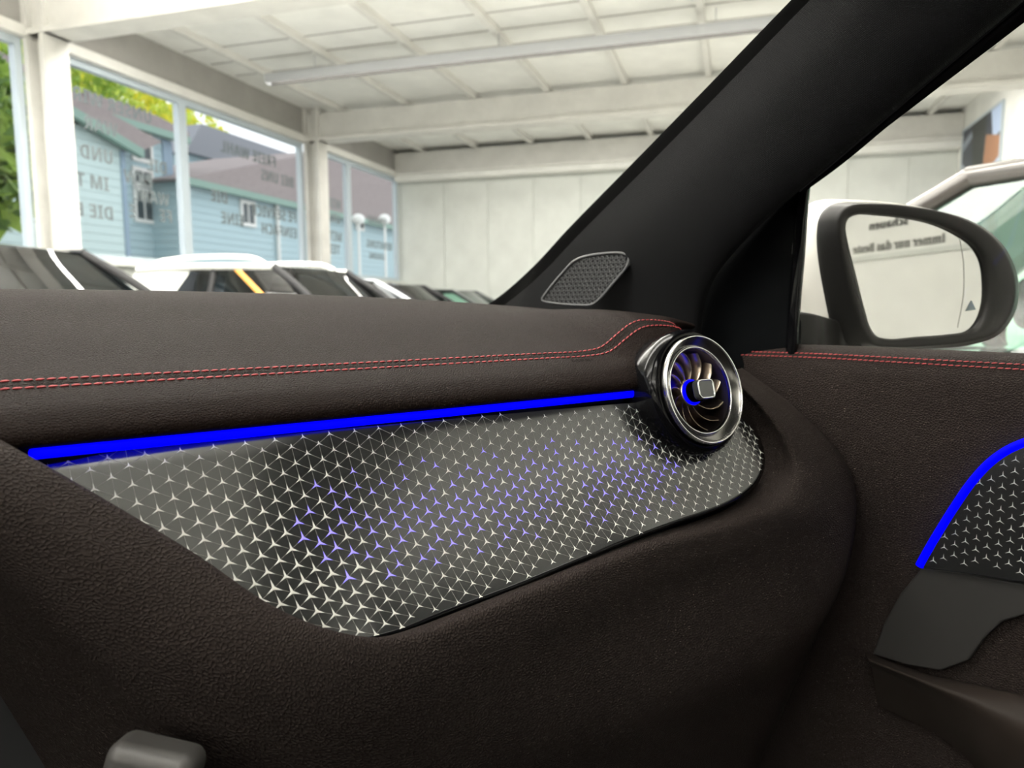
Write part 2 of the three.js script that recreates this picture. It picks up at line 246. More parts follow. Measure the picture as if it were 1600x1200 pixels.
{
  const tA = -21, h = thing('clapboard_house', 'pale blue clapboard house with green eaves and grey roof seen through the widest pane', 'house', [0, -.15, 0], ROOM);
  const q = (px, py, t = tA) => onT(px, py, t), Y = .15;
  const a = q(70, 190), b = q(190, 222), c = q(292, 208), lo = 0;
  part('wall', span(a.s - 3, b.s, lo, b.y + Y + .2, tA - 6, tA), sidingLit, h, 'gable end wall, painted paler as the lit side');
  part('wall', span(b.s, c.s, lo, c.y + Y, tA - 7, tA - .8), siding, h);  // darker blue siding paints in the shade on this wing
  const ga = q(70, 166).y + Y, gb = b.y + Y;
  part('roof', prism([[b.s + .4, gb - .25], [a.s - 3.2, ga + 1.1], [a.s - 3.2, ga + 1.35], [b.s + 1.4, gb + .25]], tA - 6.5, tA + .5), roofTile, h);
  part('roof', prism([[b.s - 1, c.y + Y - .1], [c.s + .5, c.y + Y - .1], [c.s + .5, c.y + Y + .15], [c.s - 1.2, c.y + Y + .4], [b.s - 1, c.y + Y + .45]], tA - 7.4, tA - .3), roofTile, h);
  part('eaves', span(b.s - .2, c.s + .5, c.y + Y - .3, c.y + Y - .05, tA - .55, tA - .25), fasciaGreen, h);
  part('eaves', prism([[b.s + .45, gb - .5], [a.s - 3.2, ga + .8], [a.s - 3.2, ga + 1.1], [b.s + .45, gb - .2]], tA + .3, tA + .55), fasciaGreen, h);
  for (const [px, py, w, hh] of [[220, 228, .8, .95], [222, 281, .8, .6], [224, 318, .8, 1.2]]) { const p = q(px, py, tA - .8); houseWindow(h, p.s, p.y + Y, w, hh, tA - .76); }
  const p = q(98, 205); houseWindow(h, p.s, p.y + Y, .5, .8, tA + .04);
  part('corner_board', [span(b.s - .12, b.s + .06, lo, gb - .3, tA - .02, tA + .06), span(c.s - .5, c.s, lo, c.y + Y - .3, tA - .82, tA - .74)], M({ color: rgb(.30, .40, .50), roughness: .7 }), h);
}
{
  const tB = -20, h = thing('low_house', 'long light blue clapboard house with pinkish hipped roof behind the middle panes', 'house', [0, -.15, 0], ROOM);
  const q = (px, py, t = tB) => onT(px, py, t), Y = .15, a = q(312, 284), b = q(640, 345), pk = q(405, 238, tB - 3), e = a.y + Y;
  part('wall', span(a.s - .6, b.s + 4, 0, e, tB - 7, tB), siding, h);
  part('roof', prism([[a.s - 1.2, e - .05], [b.s + 4.5, e - .05], [b.s + 1, pk.y + Y + .2], [pk.s + 1.5, pk.y + Y + .2]], tB - 7, tB + .35), roofTile, h);
  part('eaves', span(a.s - 1.3, b.s + 4.6, e - .3, e - .05, tB + .3, tB + .5), fasciaGreen, h);
  for (const [px, py, w, hh] of [[386, 334, .75, .8], [561, 345, .7, .8]]) { const p = q(px, py); houseWindow(h, p.s, p.y + Y, w, hh, tB + .05); }
  part('downpipe', new THREE.CylinderGeometry(.09, .09, e, 12).translate(q(428, 300).s, e / 2, tB + .14), whiteTrim, h);
}
{
  const tC = -31, a = onT(305, 200, tC), b = onT(470, 215, tC), h = thing('grey_barn', 'big grey roofed barn rising behind the low blue house', 'house', [0, -.15, 0], ROOM);
  part('wall', span(a.s - 1, b.s + 8, 0, a.y - 1.4, tC - 6, tC), siding, h);
  part('roof', prism([[a.s - 1.5, a.y - 1.5], [b.s + 9, a.y - 1.5], [b.s + 7, a.y + .35], [a.s, a.y + .35]], tC - 7, tC + .5), roofGrey, h);
}
const leafMats = [rgb(.62, .72, .10), rgb(.36, .52, .09), rgb(.85, .78, .07), rgb(.16, .28, .06)].map((c) => M({ color: c, roughness: .9, transmission: .3, thickness: 0 }));
const barkMat = M({ color: rgb(.09, .07, .05), roughness: .95 });
function tree(label, s, t, hgt, rad, mix) {
  const o = thing('broadleaf_tree', label, 'tree', [...roomToWorld(s, -.15, t).toArray()], rnd() * 6, 'trees outside the showroom');
  part('trunk', new THREE.CylinderGeometry(rad * .05, rad * .1, hgt * .7, 10).translate(0, hgt * .35, 0), barkMat, o);
  for (const mi of mix) {
    const pos = [];
    for (let k = 0; k < 2600; k++) {
      const a = rnd() * 6.283, z = rnd() * 2 - 1, r = Math.cbrt(.25 + .75 * rnd()) * (1 + .22 * Math.sin(5 * a + 3 * z)), q = Math.sqrt(1 - z * z), cx = r * rad * q * Math.cos(a), cy = hgt - rad * .95 + r * rad * .95 * z, cz = r * rad * q * Math.sin(a), w = .22 + .22 * rnd(), d1 = V3(rnd() - .5, rnd() - .5, rnd() - .5).normalize(), d2 = V3(rnd() - .5, rnd() - .5, rnd() - .5).cross(d1).normalize();
      pos.push(cx - d1.x * w, cy - d1.y * w, cz - d1.z * w, cx + d2.x * w * .5, cy + d2.y * w * .5, cz + d2.z * w * .5, cx + d1.x * w, cy + d1.y * w, cz + d1.z * w, cx - d1.x * w, cy - d1.y * w, cz - d1.z * w, cx + d1.x * w, cy + d1.y * w, cz + d1.z * w, cx - d2.x * w * .5, cy - d2.y * w * .5, cz - d2.z * w * .5);
    }
    const g = new THREE.BufferGeometry(); g.setAttribute('position', new THREE.Float32BufferAttribute(pos, 3)); g.computeVertexNormals();
    const f = part('foliage', g, leafMats[mi], o); f.userData.kind = 'stuff';
  }
}
{
  const p = (px, t) => onT(px, 300, t).s;
  tree('tall yellow green tree above the clapboard house roof, leftmost of three', p(95, -46), -46, 22.5, 5, [0, 1]);
  tree('bright yellow green tree above the clapboard house roof, middle of three', p(195, -52), -52, 23, 5.5, [0, 2]);
  tree('golden leaved tree at the right end of the clapboard house', p(272, -46), -46, 18, 4.4, [2, 0]);
  tree('dark green tree behind the narrow pane at the left edge', p(-150, -17), -17, 7.5, 2.4, [1, 3]);
  tree('green tree beside the dark one, left of the steel column', p(-330, -17), -17, 8, 2.6, [1, 0]);
}
// globe lamps behind the far panes
for (const [px, k] of [[560, 'first'], [601, 'second']]) {
  const t = -11, q = onT(px, 340, t), o = thing('globe_lamp', 'white globe lamp on a slim post outside, ' + k + ' from the column', 'lamp', [...roomToWorld(q.s, -.15, t).toArray()], ROOM, 'globe lamps outside');
  part('post', new THREE.CylinderGeometry(.035, .05, q.y - .05, 12).translate(0, (q.y - .05) / 2, 0), whiteTrim, o);
  part('globe', new THREE.SphereGeometry(.19, 24, 16).scale(1, .85, 1).translate(0, q.y + .1, 0), whiteTrim, o);
}

// ================================================================ PARKED CARS
const lerp = (a, b, k) => a + (b - a) * k;
const tyre = M({ color: rgb(.015, .015, .015), roughness: .85 }), alloy = M({ color: rgb(.5, .5, .52), roughness: .3, metalness: .9 }), cabinDark = M({ color: rgb(.02, .02, .022), roughness: .7 });
const tinted = M({ color: rgb(.10, .12, .13), roughness: 0, transmission: 1, thickness: 0 }), greenTint = M({ color: rgb(.62, .85, .76), roughness: 0, transmission: 1, thickness: 0 });
function parkedCar(name, label, s, tNose, o, where) {   // x forward, z to its right
  const { L = 4.4, W = 1.82, H = 1.58, paint, turn = -Math.PI / 2 + ROOM, rails = false, wideC = .28, lampColor } = o;
  const pos = where || roomToWorld(s, 0, tNose - L / 2);
  const car = thing(name, label, 'car', [pos.x, 0, pos.z], turn, 'cars parked in the showroom');
  const coat = M({ color: paint, roughness: .28, clearcoat: 1, clearcoatRoughness: .04, metalness: o.metal || 0 });
  const belt = H * .615, st = [[-.5, .78, .48, .72], [-.485, .93, .34, .9], [-.42, .985, .26, belt], [-.3, 1, .2, belt + .01], [0, 1, .2, belt], [.2, 1, .2, belt - .03], [.3, .99, .2, belt - .08], [.42, .97, .22, belt - .16], [.475, .9, .28, belt - .26], [.5, .74, .42, belt - .4]];
  const section = ([x, w, y0, y1]) => { const h = w * W / 2, m = (y0 + y1) / 2, one = [[.9, y0], [.985, y0 + .1], [1, m], [.985, y1 - .14], [.93, y1 - .03], [.8, y1]]; const r = one.map(([k, y]) => V3(x * L, y, h * k)); return [V3(x * L, y0, 0), ...r, V3(x * L, y1 + .015, 0), ...r.slice().reverse().map((p) => V3(p.x, p.y, -p.z)), V3(x * L, y0, 0)]; };
  const cs = st.map(section);
  const cap = (c, dx) => c.map((p) => V3(p.x + dx, .6 + (p.y - .6) * .05, p.z * .05));
  part('body', sheet([cap(cs[0], 0), ...cs, cap(cs[cs.length - 1], 0)], 52, 60).g, coat, car);
  const hw = W / 2, xb = L * .235, xt = L * .045, xr = -L * .455, xrt = -L * .36, yb = belt - .015, yt = H - .045, wb = hw * .92, wt = hw * .70;
  const pane = (A, B, C, D, bulge) => sheet([0, .5, 1].map((k) => [0, .5, 1].map((m) => A.clone().lerp(B, m).lerp(D.clone().lerp(C, m), k).addScaledVector(bulge, (1 - (2 * k - 1) ** 2) * .5 + (1 - (2 * m - 1) ** 2) * .5))), 10, 10).g;
  const c = (x, y, z) => V3(x, y, z);
  part('windscreen', pane(c(xb, yb - .05, -wb), c(xb, yb - .05, wb), c(xt, yt, wt), c(xt, yt, -wt), c(.05, .03, 0)), tinted, car);
  part('rear_window', pane(c(xr, yb, -wb), c(xr, yb, wb), c(xrt, yt, wt), c(xrt, yt, -wt), c(-.04, .02, 0)), tinted, car);
  for (const sd of [-1, 1]) {
    part('side_window', pane(c(xb, yb - .03, sd * wb), c(-L * .12, yb, sd * wb), c(-L * .12, yt, sd * wt), c(xt, yt, sd * wt), c(0, .0, sd * .02)), o.sideGlass || tinted, car);
    part('side_window', pane(c(-L * .13, yb, sd * wb), c(xr + wideC, yb, sd * wb), c(xrt + wideC, yt, sd * wt), c(-L * .13, yt, sd * wt), c(0, 0, sd * .02)), o.sideGlass || tinted, car);
    part('pillar', tube([c(xb + .08, yb - .05, sd * wb), c((xb + xt) / 2 + .05, (yb + yt) / 2 + .03, sd * (wb + wt) / 2), c(xt, yt, sd * wt)], .035, 12, 8), o.pillarDark ? cabinDark : coat, car);
    part('pillar', tube([c(-L * .125, yb, sd * wb), c(-L * .125, yt, sd * wt)], .03, 6, 8), cabinDark, car);
    part('pillar', pane(c(xr + wideC + .02, yb, sd * wb), c(xr - .01, yb, sd * wb * .97), c(xrt - .01, yt, sd * wt), c(xrt + wideC + .02, yt, sd * wt), c(0, 0, sd * .035)), coat, car);
    part('roof_edge', tube([c(xt + .01, yt, sd * wt), c((xt + xrt) / 2, yt + .015, sd * wt * 1.02), c(xrt, yt, sd * wt)], .035, 16, 8), coat, car);
    if (rails) part('roof_rail', tube([c(xt - .12, yt + .03, sd * wt * .93), c(xt - .25, yt + .085, sd * wt * .93), c(xrt + .25, yt + .085, sd * wt * .93), c(xrt + .08, yt + .03, sd * wt * .93)], .022, 30, 8), o.railMat || coat, car);
    const mir = part('door_mirror', new THREE.SphereGeometry(1, 16, 12).scale(.07, .09, .12).translate(xb - .25, yb + .07, sd * (hw + .1)), o.mirrorMat || coat, car);
    part('glass', new THREE.CircleGeometry(.07, 20).rotateY(-Math.PI / 2).translate(xb - .25 - .071, yb + .07, sd * (hw + .1)), chrome, mir);
    for (const x of [L * .305, -L * .295]) {
      const wh = part('wheel', new THREE.LatheGeometry([[.2, -.1], [.29, -.11], [.325, -.08], [.335, 0], [.325, .08], [.29, .11], [.2, .1]].map((p) => new THREE.Vector2(...p)), 36).rotateX(Math.PI / 2).translate(x, .335, sd * (hw - .1)), tyre, car);
      const sp = []; for (let k = 0; k < 5; k++) sp.push(box(.05, .2, .03, 0, .1, 0).rotateZ(k * 1.2566).translate(x, .335, sd * (hw - .005)));
      part('rim', [...sp, new THREE.TorusGeometry(.205, .018, 8, 36).translate(x, .335, sd * (hw - .01))], alloy, wh);
      part('dark_arch_disc', new THREE.CircleGeometry(.375, 32).translate(x, .36, sd * (hw - .004)).translate(0, 0, 0), cabinDark, car);  // flat dark disc stands in for the shaded hollow of the arch
    }
    part('headlamp', new THREE.SphereGeometry(1, 16, 10).scale(.16, .07, .14).translate(L * .44, belt - .3, sd * hw * .72), chrome, car);
    part('tail_lamp', rbox(.06, .14, .34, .025, -L * .482, belt - .12, sd * hw * .62), M({ color: rgb(.35, .01, .012), roughness: .2 }), car);
  }
  part('roof', sheet([-1, -.93, -.5, 0, .5, .93, 1].map((k) => [[xrt - .03, 0], [xrt + .1, .035], [(xt + xrt) / 2, .055], [xt - .12, .035], [xt + .02, 0]].map(([x, dy]) => c(x, yt - (Math.abs(k) > .95 ? .02 : 0) + dy * (1 - k * k * .7), k * wt * 1.03))), 24, 18).g, coat, car);
  for (const sd of [-1, 1]) for (const x of [L * .02, -L * .19]) part('seat', [rbox(.16, .5, .46, .06, x, belt - .2, sd * .36), rbox(.1, .17, .26, .045, x - .02, belt + .2, sd * .36)], cabinDark, car);
  if (o.orangeStrip) part('orange_strip', pane(c(-L * .06, yt - .02, wt + .05), c(-L * .04, yt - .02, wt + .05), c(L * .125, yb + .12, lerp(wb, wt, .2) + .05), c(L * .105, yb + .12, lerp(wb, wt, .2) + .05), c(0, 0, .012)), M({ color: rgb(.75, .36, .08), roughness: .6 }), car, 'orange diagonal strip across the window');  // orange diagonal band laid over the side window as a flat strip
  part('dashboard', rbox(.35, .12, W * .72, .05, L * .16, belt - .06, 0), cabinDark, car);
  return car;
}
const noseAt = (s, px) => onS(px, 460, s).t;   // where the windscreen of a parked car meets the dashboard line
const mk = (s, px, L) => noseAt(s, px) + L * .5 - L * .125;
parkedCar('parked_car', 'black car with dark windows beside the steel column', 4.0, mk(4.75, 208, 4.4), { paint: rgb(.012, .012, .014), H: 1.7, L: 4.4, sideGlass: tinted, wideC: .2, pillarDark: true });
parkedCar('parked_car', 'white car with roof rails and dark side windows', 6.35, mk(7.1, 590, 3.7), { paint: rgb(.78, .8, .76), H: 1.63, L: 3.7, rails: true, wideC: .6, pillarDark: true, orangeStrip: true });
parkedCar('parked_car', 'silver white car between the white and the dark grey car', 8.6, mk(9.3, 625, 4.2), { paint: rgb(.62, .66, .7), H: 1.62, L: 4.2, wideC: .5 });
parkedCar('parked_car', 'dark grey car beyond the silver one', 10.8, mk(11.5, 695, 4.3), { paint: rgb(.03, .03, .033), H: 1.6, L: 4.3, wideC: .3, sideGlass: tinted, pillarDark: true });
parkedCar('parked_car', 'dark green car farthest along the row', 13.1, mk(13.8, 772, 4.3), { paint: rgb(.02, .03, .027), H: 1.55, L: 4.3, wideC: .3, sideGlass: greenTint });
const taupe = rgb(.075, .067, .062);
parkedCar('parked_car', 'taupe car with chrome roof rails next to the door mirror', 0, 0, { paint: taupe, H: 1.66, L: 4.2, W: 1.8, rails: true, railMat: chrome, sideGlass: greenTint, mirrorMat: gloss, metal: .15, turn: Math.PI / 2, wideC: .25 }, V3(3.17, 0, -.92));

// ================================================================ THE CAR: body shell and seats
const MID = -.08, mirrorX = (p) => V3(2 * MID - p.x, p.y, p.z);
const body = thing('cabin_shell', 'black windscreen pillar, glass and roof of the car around the dashboard', 'car');
// windscreen pillar: curves from the base up to the roof
const pillarX = (k) => lerp(.775, .635, k);
const curveAt = (list, dx = 0) => list.map((p, i) => onX(p[0], p[1], pillarX(i / (list.length - 1)) + dx));
const pe0 = curveAt([[730, 500], [785, 464], [838, 417], [893, 358], [1003, 247], [1123, 125], [1245, 0], [1345, -100], [1480, -240]]);
const pe1 = curveAt([[744, 506], [797, 470], [850, 424], [905, 366], [1015, 256], [1135, 134], [1258, 8], [1358, -92], [1493, -232]], -.004);
const pm1 = curveAt([[830, 560], [900, 505], [945, 440], [990, 385], [1085, 290], [1205, 170], [1330, 60], [1430, -45], [1560, -180]], -.022);
const pm2 = curveAt([[980, 590], [1030, 520], [1060, 455], [1085, 405], [1155, 325], [1275, 215], [1410, 105], [1530, 0], [1670, -140]], -.016);
const pe3 = curveAt([[1075, 600], [1085, 530], [1092, 475], [1112, 425], [1175, 352], [1300, 243], [1450, 115], [1578, 8], [1730, -120]], .0);
const pe4 = curveAt([[1084, 600], [1094, 530], [1101, 477], [1120, 430], [1182, 358], [1306, 250], [1456, 122], [1584, 15], [1736, -113]], .012);
const ptrim = part('pillar_trim', sheet([pe1, pm1, pm2, pe3, pe4], 60, 24).g, fabric, body, 'charcoal woven fabric pillar cover');
part('pillar_edge', sheet([pe0.map((p) => p.clone().add(V3(.006, .004, -.012))), pe0, pe1], 60, 6).g, rubber, ptrim);
{ // loudspeaker grille at the pillar foot
  const q = [[861, 472], [868, 460], [893, 430], [910, 413], [930, 405], [985, 401], [994, 406], [993, 418], [972, 445], [950, 470], [938, 479], [915, 480], [880, 477]];
  const C0 = onX(930, 440, .705), n = V3(-.93, .12, .34).normalize();
  const c3 = q.map((p) => onPlane(p[0], p[1], C0, n)), e1 = V3(0, 1, 0).cross(n).normalize(), e2 = n.clone().cross(e1);
  const to2 = (p) => [p.clone().sub(C0).dot(e1), p.clone().sub(C0).dot(e2)], put = (a, b, d) => C0.clone().addScaledVector(e1, a).addScaledVector(e2, b).addScaledVector(n, d);
  const o2 = c3.map(to2);
  const grille = part('speaker_grille', plate(o2, .003, (a, b, d) => put(a, b, d + .019)), softBlack, body, 'black perforated tweeter grille');
  part('rim', tube(o2.map(([a, b]) => put(a, b, .024)), .0022, 120, 8, true), M({ color: rgb(.035, .036, .038), roughness: .35 }), grille);
  const bars = [], inside = (a, b) => { let r = false; for (let i = 0, j = o2.length - 1; i < o2.length; j = i++) { const [xi, yi] = o2[i], [xj, yj] = o2[j]; if ((yi > b) !== (yj > b) && a < (xj - xi) * (b - yi) / (yj - yi) + xi) r = !r; } return r; };
  for (let i = -20; i <= 20; i++) for (let j = -12; j <= 12; j++) { const a = (i + (j & 1) * .5) * .0072, b = j * .0062; if (!inside(a, b)) continue; const t = new THREE.TorusGeometry(.0031, .0008, 5, 6); const m = new THREE.Matrix4().makeBasis(e1, e2, n).setPosition(put(a, b, .0235)); bars.push(t.applyMatrix4(m)); }
  const mesh = part('perforation', bars, M({ color: rgb(.03, .031, .033), roughness: .4 }), grille); mesh.userData.kind = 'stuff';
}
// base of the pillar and the sail panel in front of the side window
{
  const left = [[1084, 620], [1094, 530], [1101, 477], [1120, 430], [1182, 358], [1245, 300]].map((p, i) => onX(p[0], p[1], .79)), right = [[1226, 620], [1229, 540], [1232, 480], [1236, 420], [1241, 350], [1247, 298]].map((p) => onX(p[0], p[1], .805));
  part('sail_panel', sheet([left.map((p) => p.clone().add(V3(.03, .02, -.10))), left, left.map((p, i) => p.clone().lerp(right[i], .5).add(V3(-.004, 0, 0))), right], 24, 10).g, blackPlastic, body, 'plain black triangular panel ahead of the side window');
  part('pillar_foot', sheet([[[700, 530], [760, 500], [830, 492], [900, 500], [980, 510], [1060, 520], [1120, 540]].map((p, i) => onX(p[0], p[1], .79)), [[690, 560], [760, 540], [830, 530], [900, 530], [980, 540], [1060, 550], [1120, 570]].map((p) => onX(p[0], p[1], .74))], 20, 4).g, blackPlastic, body);
}
// window surround: trim strip and seal along the opening
{
  const a = [[1247, 298], [1306, 250], [1456, 122], [1584, 15], [1736, -113]], b = [[1256, 300], [1318, 254], [1466, 128], [1594, 22], [1746, -104]], c = [[1267, 291], [1330, 242], [1480, 126], [1600, 34], [1760, -90]];
  part('window_trim', sheet([a.map((p, i) => onX(p[0], p[1], .79 - .03 * i).add(V3(.03, .03, -.10))), a.map((p, i) => onX(p[0], p[1], .79 - .03 * i)), a.map((p, i) => onX(p[0] + 3, p[1] + 2, .782 - .03 * i)), b.map((p, i) => onX(p[0], p[1], .792 - .03 * i))], 30, 6).g, M({ color: rgb(.006, .006, .0065), roughness: .95, specularIntensity: .0 }), body);
  part('window_seal', sheet([b.map((p, i) => onX(p[0], p[1], .792 - .03 * i)), b.map((p, i) => onX(p[0] + 5, p[1] - 3, .796 - .03 * i)), c.map((p, i) => onX(p[0], p[1], .815 - .03 * i)), c.map((p, i) => onX(p[0], p[1], .84 - .03 * i))], 30, 8).g, rubber, body);
  const bar = [[1266, 288], [1261, 340], [1257, 400], [1251, 470], [1246, 560]];
  part('window_guide', sheet([bar.map((p) => onX(p[0] - 20, p[1] + 2, .806)), bar.map((p) => onX(p[0] - 17, p[1] + 2, .797)), bar.map((p) => onX(p[0] - 4, p[1], .797)), bar.map((p) => onX(p[0], p[1], .804)), bar.map((p) => onX(p[0] + 1, p[1], .83))], 16, 14).g, gloss, body, 'glossy black upright guide of the side window');
}
// roof, far pillar, glass, bulkhead, floor, rear: what shades the cabin
const headliner = M({ color: rgb(.05, .05, .05), roughness: .9 }), bodyPaint = M({ color: rgb(.70, .69, .64), roughness: .3, clearcoat: 1, clearcoatRoughness: .05 });
const RW = .74;
const roofLine = new THREE.CatmullRomCurve3([[-.56, 1.625], [-.35, 1.66], [.3, 1.69], [1.2, 1.66], [2.1, 1.54]].map(([z, y]) => V3(0, y, z)), false, 'centripetal');
const roofAt = (k, f, dy) => { const p = roofLine.getPoint(f); return V3(MID + k * (RW + dy), p.y + dy - .05 * k * k, p.z + .13 * k * k * Math.max(0, 1 - f * 4)); };
const roofPatch = (k0, k1, f0, f1, dy) => sheet([0, .25, .5, .75, 1].map((a) => [0, .25, .5, .75, 1].map((b) => roofAt(lerp(k0, k1, a), lerp(f0, f1, b), dy))), 12, 12).g;
for (const [nm, dy, mt] of [['headliner', 0, headliner], ['roof_skin', .03, bodyPaint]]) part(nm, [roofPatch(-1, -.55, 0, 1, dy), roofPatch(.55, 1, 0, 1, dy), roofPatch(-.55, .55, 0, .2, dy), roofPatch(-.55, .55, .62, 1, dy)], mt, body);
part('unseen_glass_roof', roofPatch(-.55, .55, .2, .62, .02), clearGlass, body, 'unseen panoramic glass roof, placed to light the dashboard from above');  // out of view; its opening is sized to light the dashboard
part('pillar_trim', sheet([pe0, pm1, pe3, pe4].map((c) => c.map(mirrorX)), 40, 12).g, fabric, body);
part('windscreen', sheet([-1, -.6, 0, .6, 1].map((k) => [[-1.28, 1.13], [-1.0, 1.29], [-.78, 1.43], [-.55, 1.615]].map(([z, y], i) => V3(MID + k * lerp(.85, .73, i / 3), y - .03 * k * k * (i / 3), z + lerp(.14, .13, i / 3) * k * k))), 16, 16).g, screenGlass, body);
part('bulkhead', [span(-1.0, .84, .25, 1.12, -1.32, -1.28), span(-.96, .80, .22, .28, -1.3, 2.3), span(-.98, .82, .25, 1.0, 2.28, 2.32)], cabinDark, body);
part('bonnet', sheet([-1, -.7, 0, .7, 1].map((k) => [[-2.15, .62], [-2.1, .9], [-1.9, 1.0], [-1.6, 1.06], [-1.28, 1.11]].map(([z, y]) => V3(MID + k * .88, y - .05 * k * k, z + .12 * k * k))), 16, 16).g, bodyPaint, body);
for (const k of [-1, 1]) {
  part('centre_pillar', sheet([[.48, 1.12], [.5, 1.3], [.53, 1.6]].map(([z, y], i) => [V3(MID + k * lerp(.88, .74, i / 2), y, z), V3(MID + k * lerp(.84, .7, i / 2), y, z + .07), V3(MID + k * lerp(.88, .74, i / 2), y, z + .14)]), 6, 8).g, softBlack, body);
  part('rear_side', [span(MID + k * .88 - .02, MID + k * .88 + .02, .25, 1.12, .5, 2.3)], softBlack, body);
  part('rear_pillar', sheet([[[1.75, 1.1], [1.95, 1.58]], [[2.3, 1.0], [2.1, 1.54]]].map((c) => c.map(([z, y], i) => V3(MID + k * lerp(.86, .72, i), y, z))), 4, 4).g, softBlack, body);
}
part('far_window', sheet([[V3(MID - .88, 1.12, -.75), V3(MID - .88, 1.12, .5)], [V3(MID - .85, 1.35, -.55), V3(MID - .85, 1.35, .5)], [V3(MID - .76, 1.58, -.35), V3(MID - .76, 1.6, .5)]], 6, 6).g, clearGlass, body);
part('far_door', span(MID - .9, MID - .86, .25, 1.12, -1.2, .5), softBlack, body);
for (const [x, z] of [[.33, .42], [-.5, .42]]) {
  const o = new THREE.Group(); o.name = 'seat'; o.position.set(x, .28, z); body.add(o);
  part('cushion', rbox(.5, .22, .52, .09, 0, .2, 0), leatherLow, o); part('backrest', rbox(.48, .62, .16, .075, 0, .58, .3).rotateX(.12), leatherLow, o); part('headrest', rbox(.26, .17, .09, .04, 0, .98, .26), leatherLow, o); part('base', rbox(.4, .1, .44, .03, 0, .05, 0), blackPlastic, o);
}
rebase(body);

// ================================================================ DASHBOARD
const VDEPTH = .735, VENT = EYE.clone().addScaledVector(ray(1089, 611), VDEPTH), VTURN = -.275, VSIZE = VDEPTH / .768;
const vAxis = V3(0, -Math.sin(VTURN), Math.cos(VTURN));
function ventHole(g) {   // opens a sheet where the vent passes through it
  const p = g.attributes.position, id = g.index.array, keep = [];
  for (let k = 0; k < id.length; k += 3) { const m = V3(0, 0, 0); for (let q = 0; q < 3; q++) m.add(V3(p.getX(id[k + q]), p.getY(id[k + q]), p.getZ(id[k + q]))); m.multiplyScalar(1 / 3).sub(VENT); const a = m.dot(vAxis); m.addScaledVector(vAxis, -a); if (m.length() > .058 * VSIZE || a < -.09) keep.push(id[k], id[k + 1], id[k + 2]); }
  g.setIndex(keep); return g;
}
const dash = thing('dashboard', 'dark brown leather dashboard with red stitching, blue light line and star patterned trim', 'dashboard');
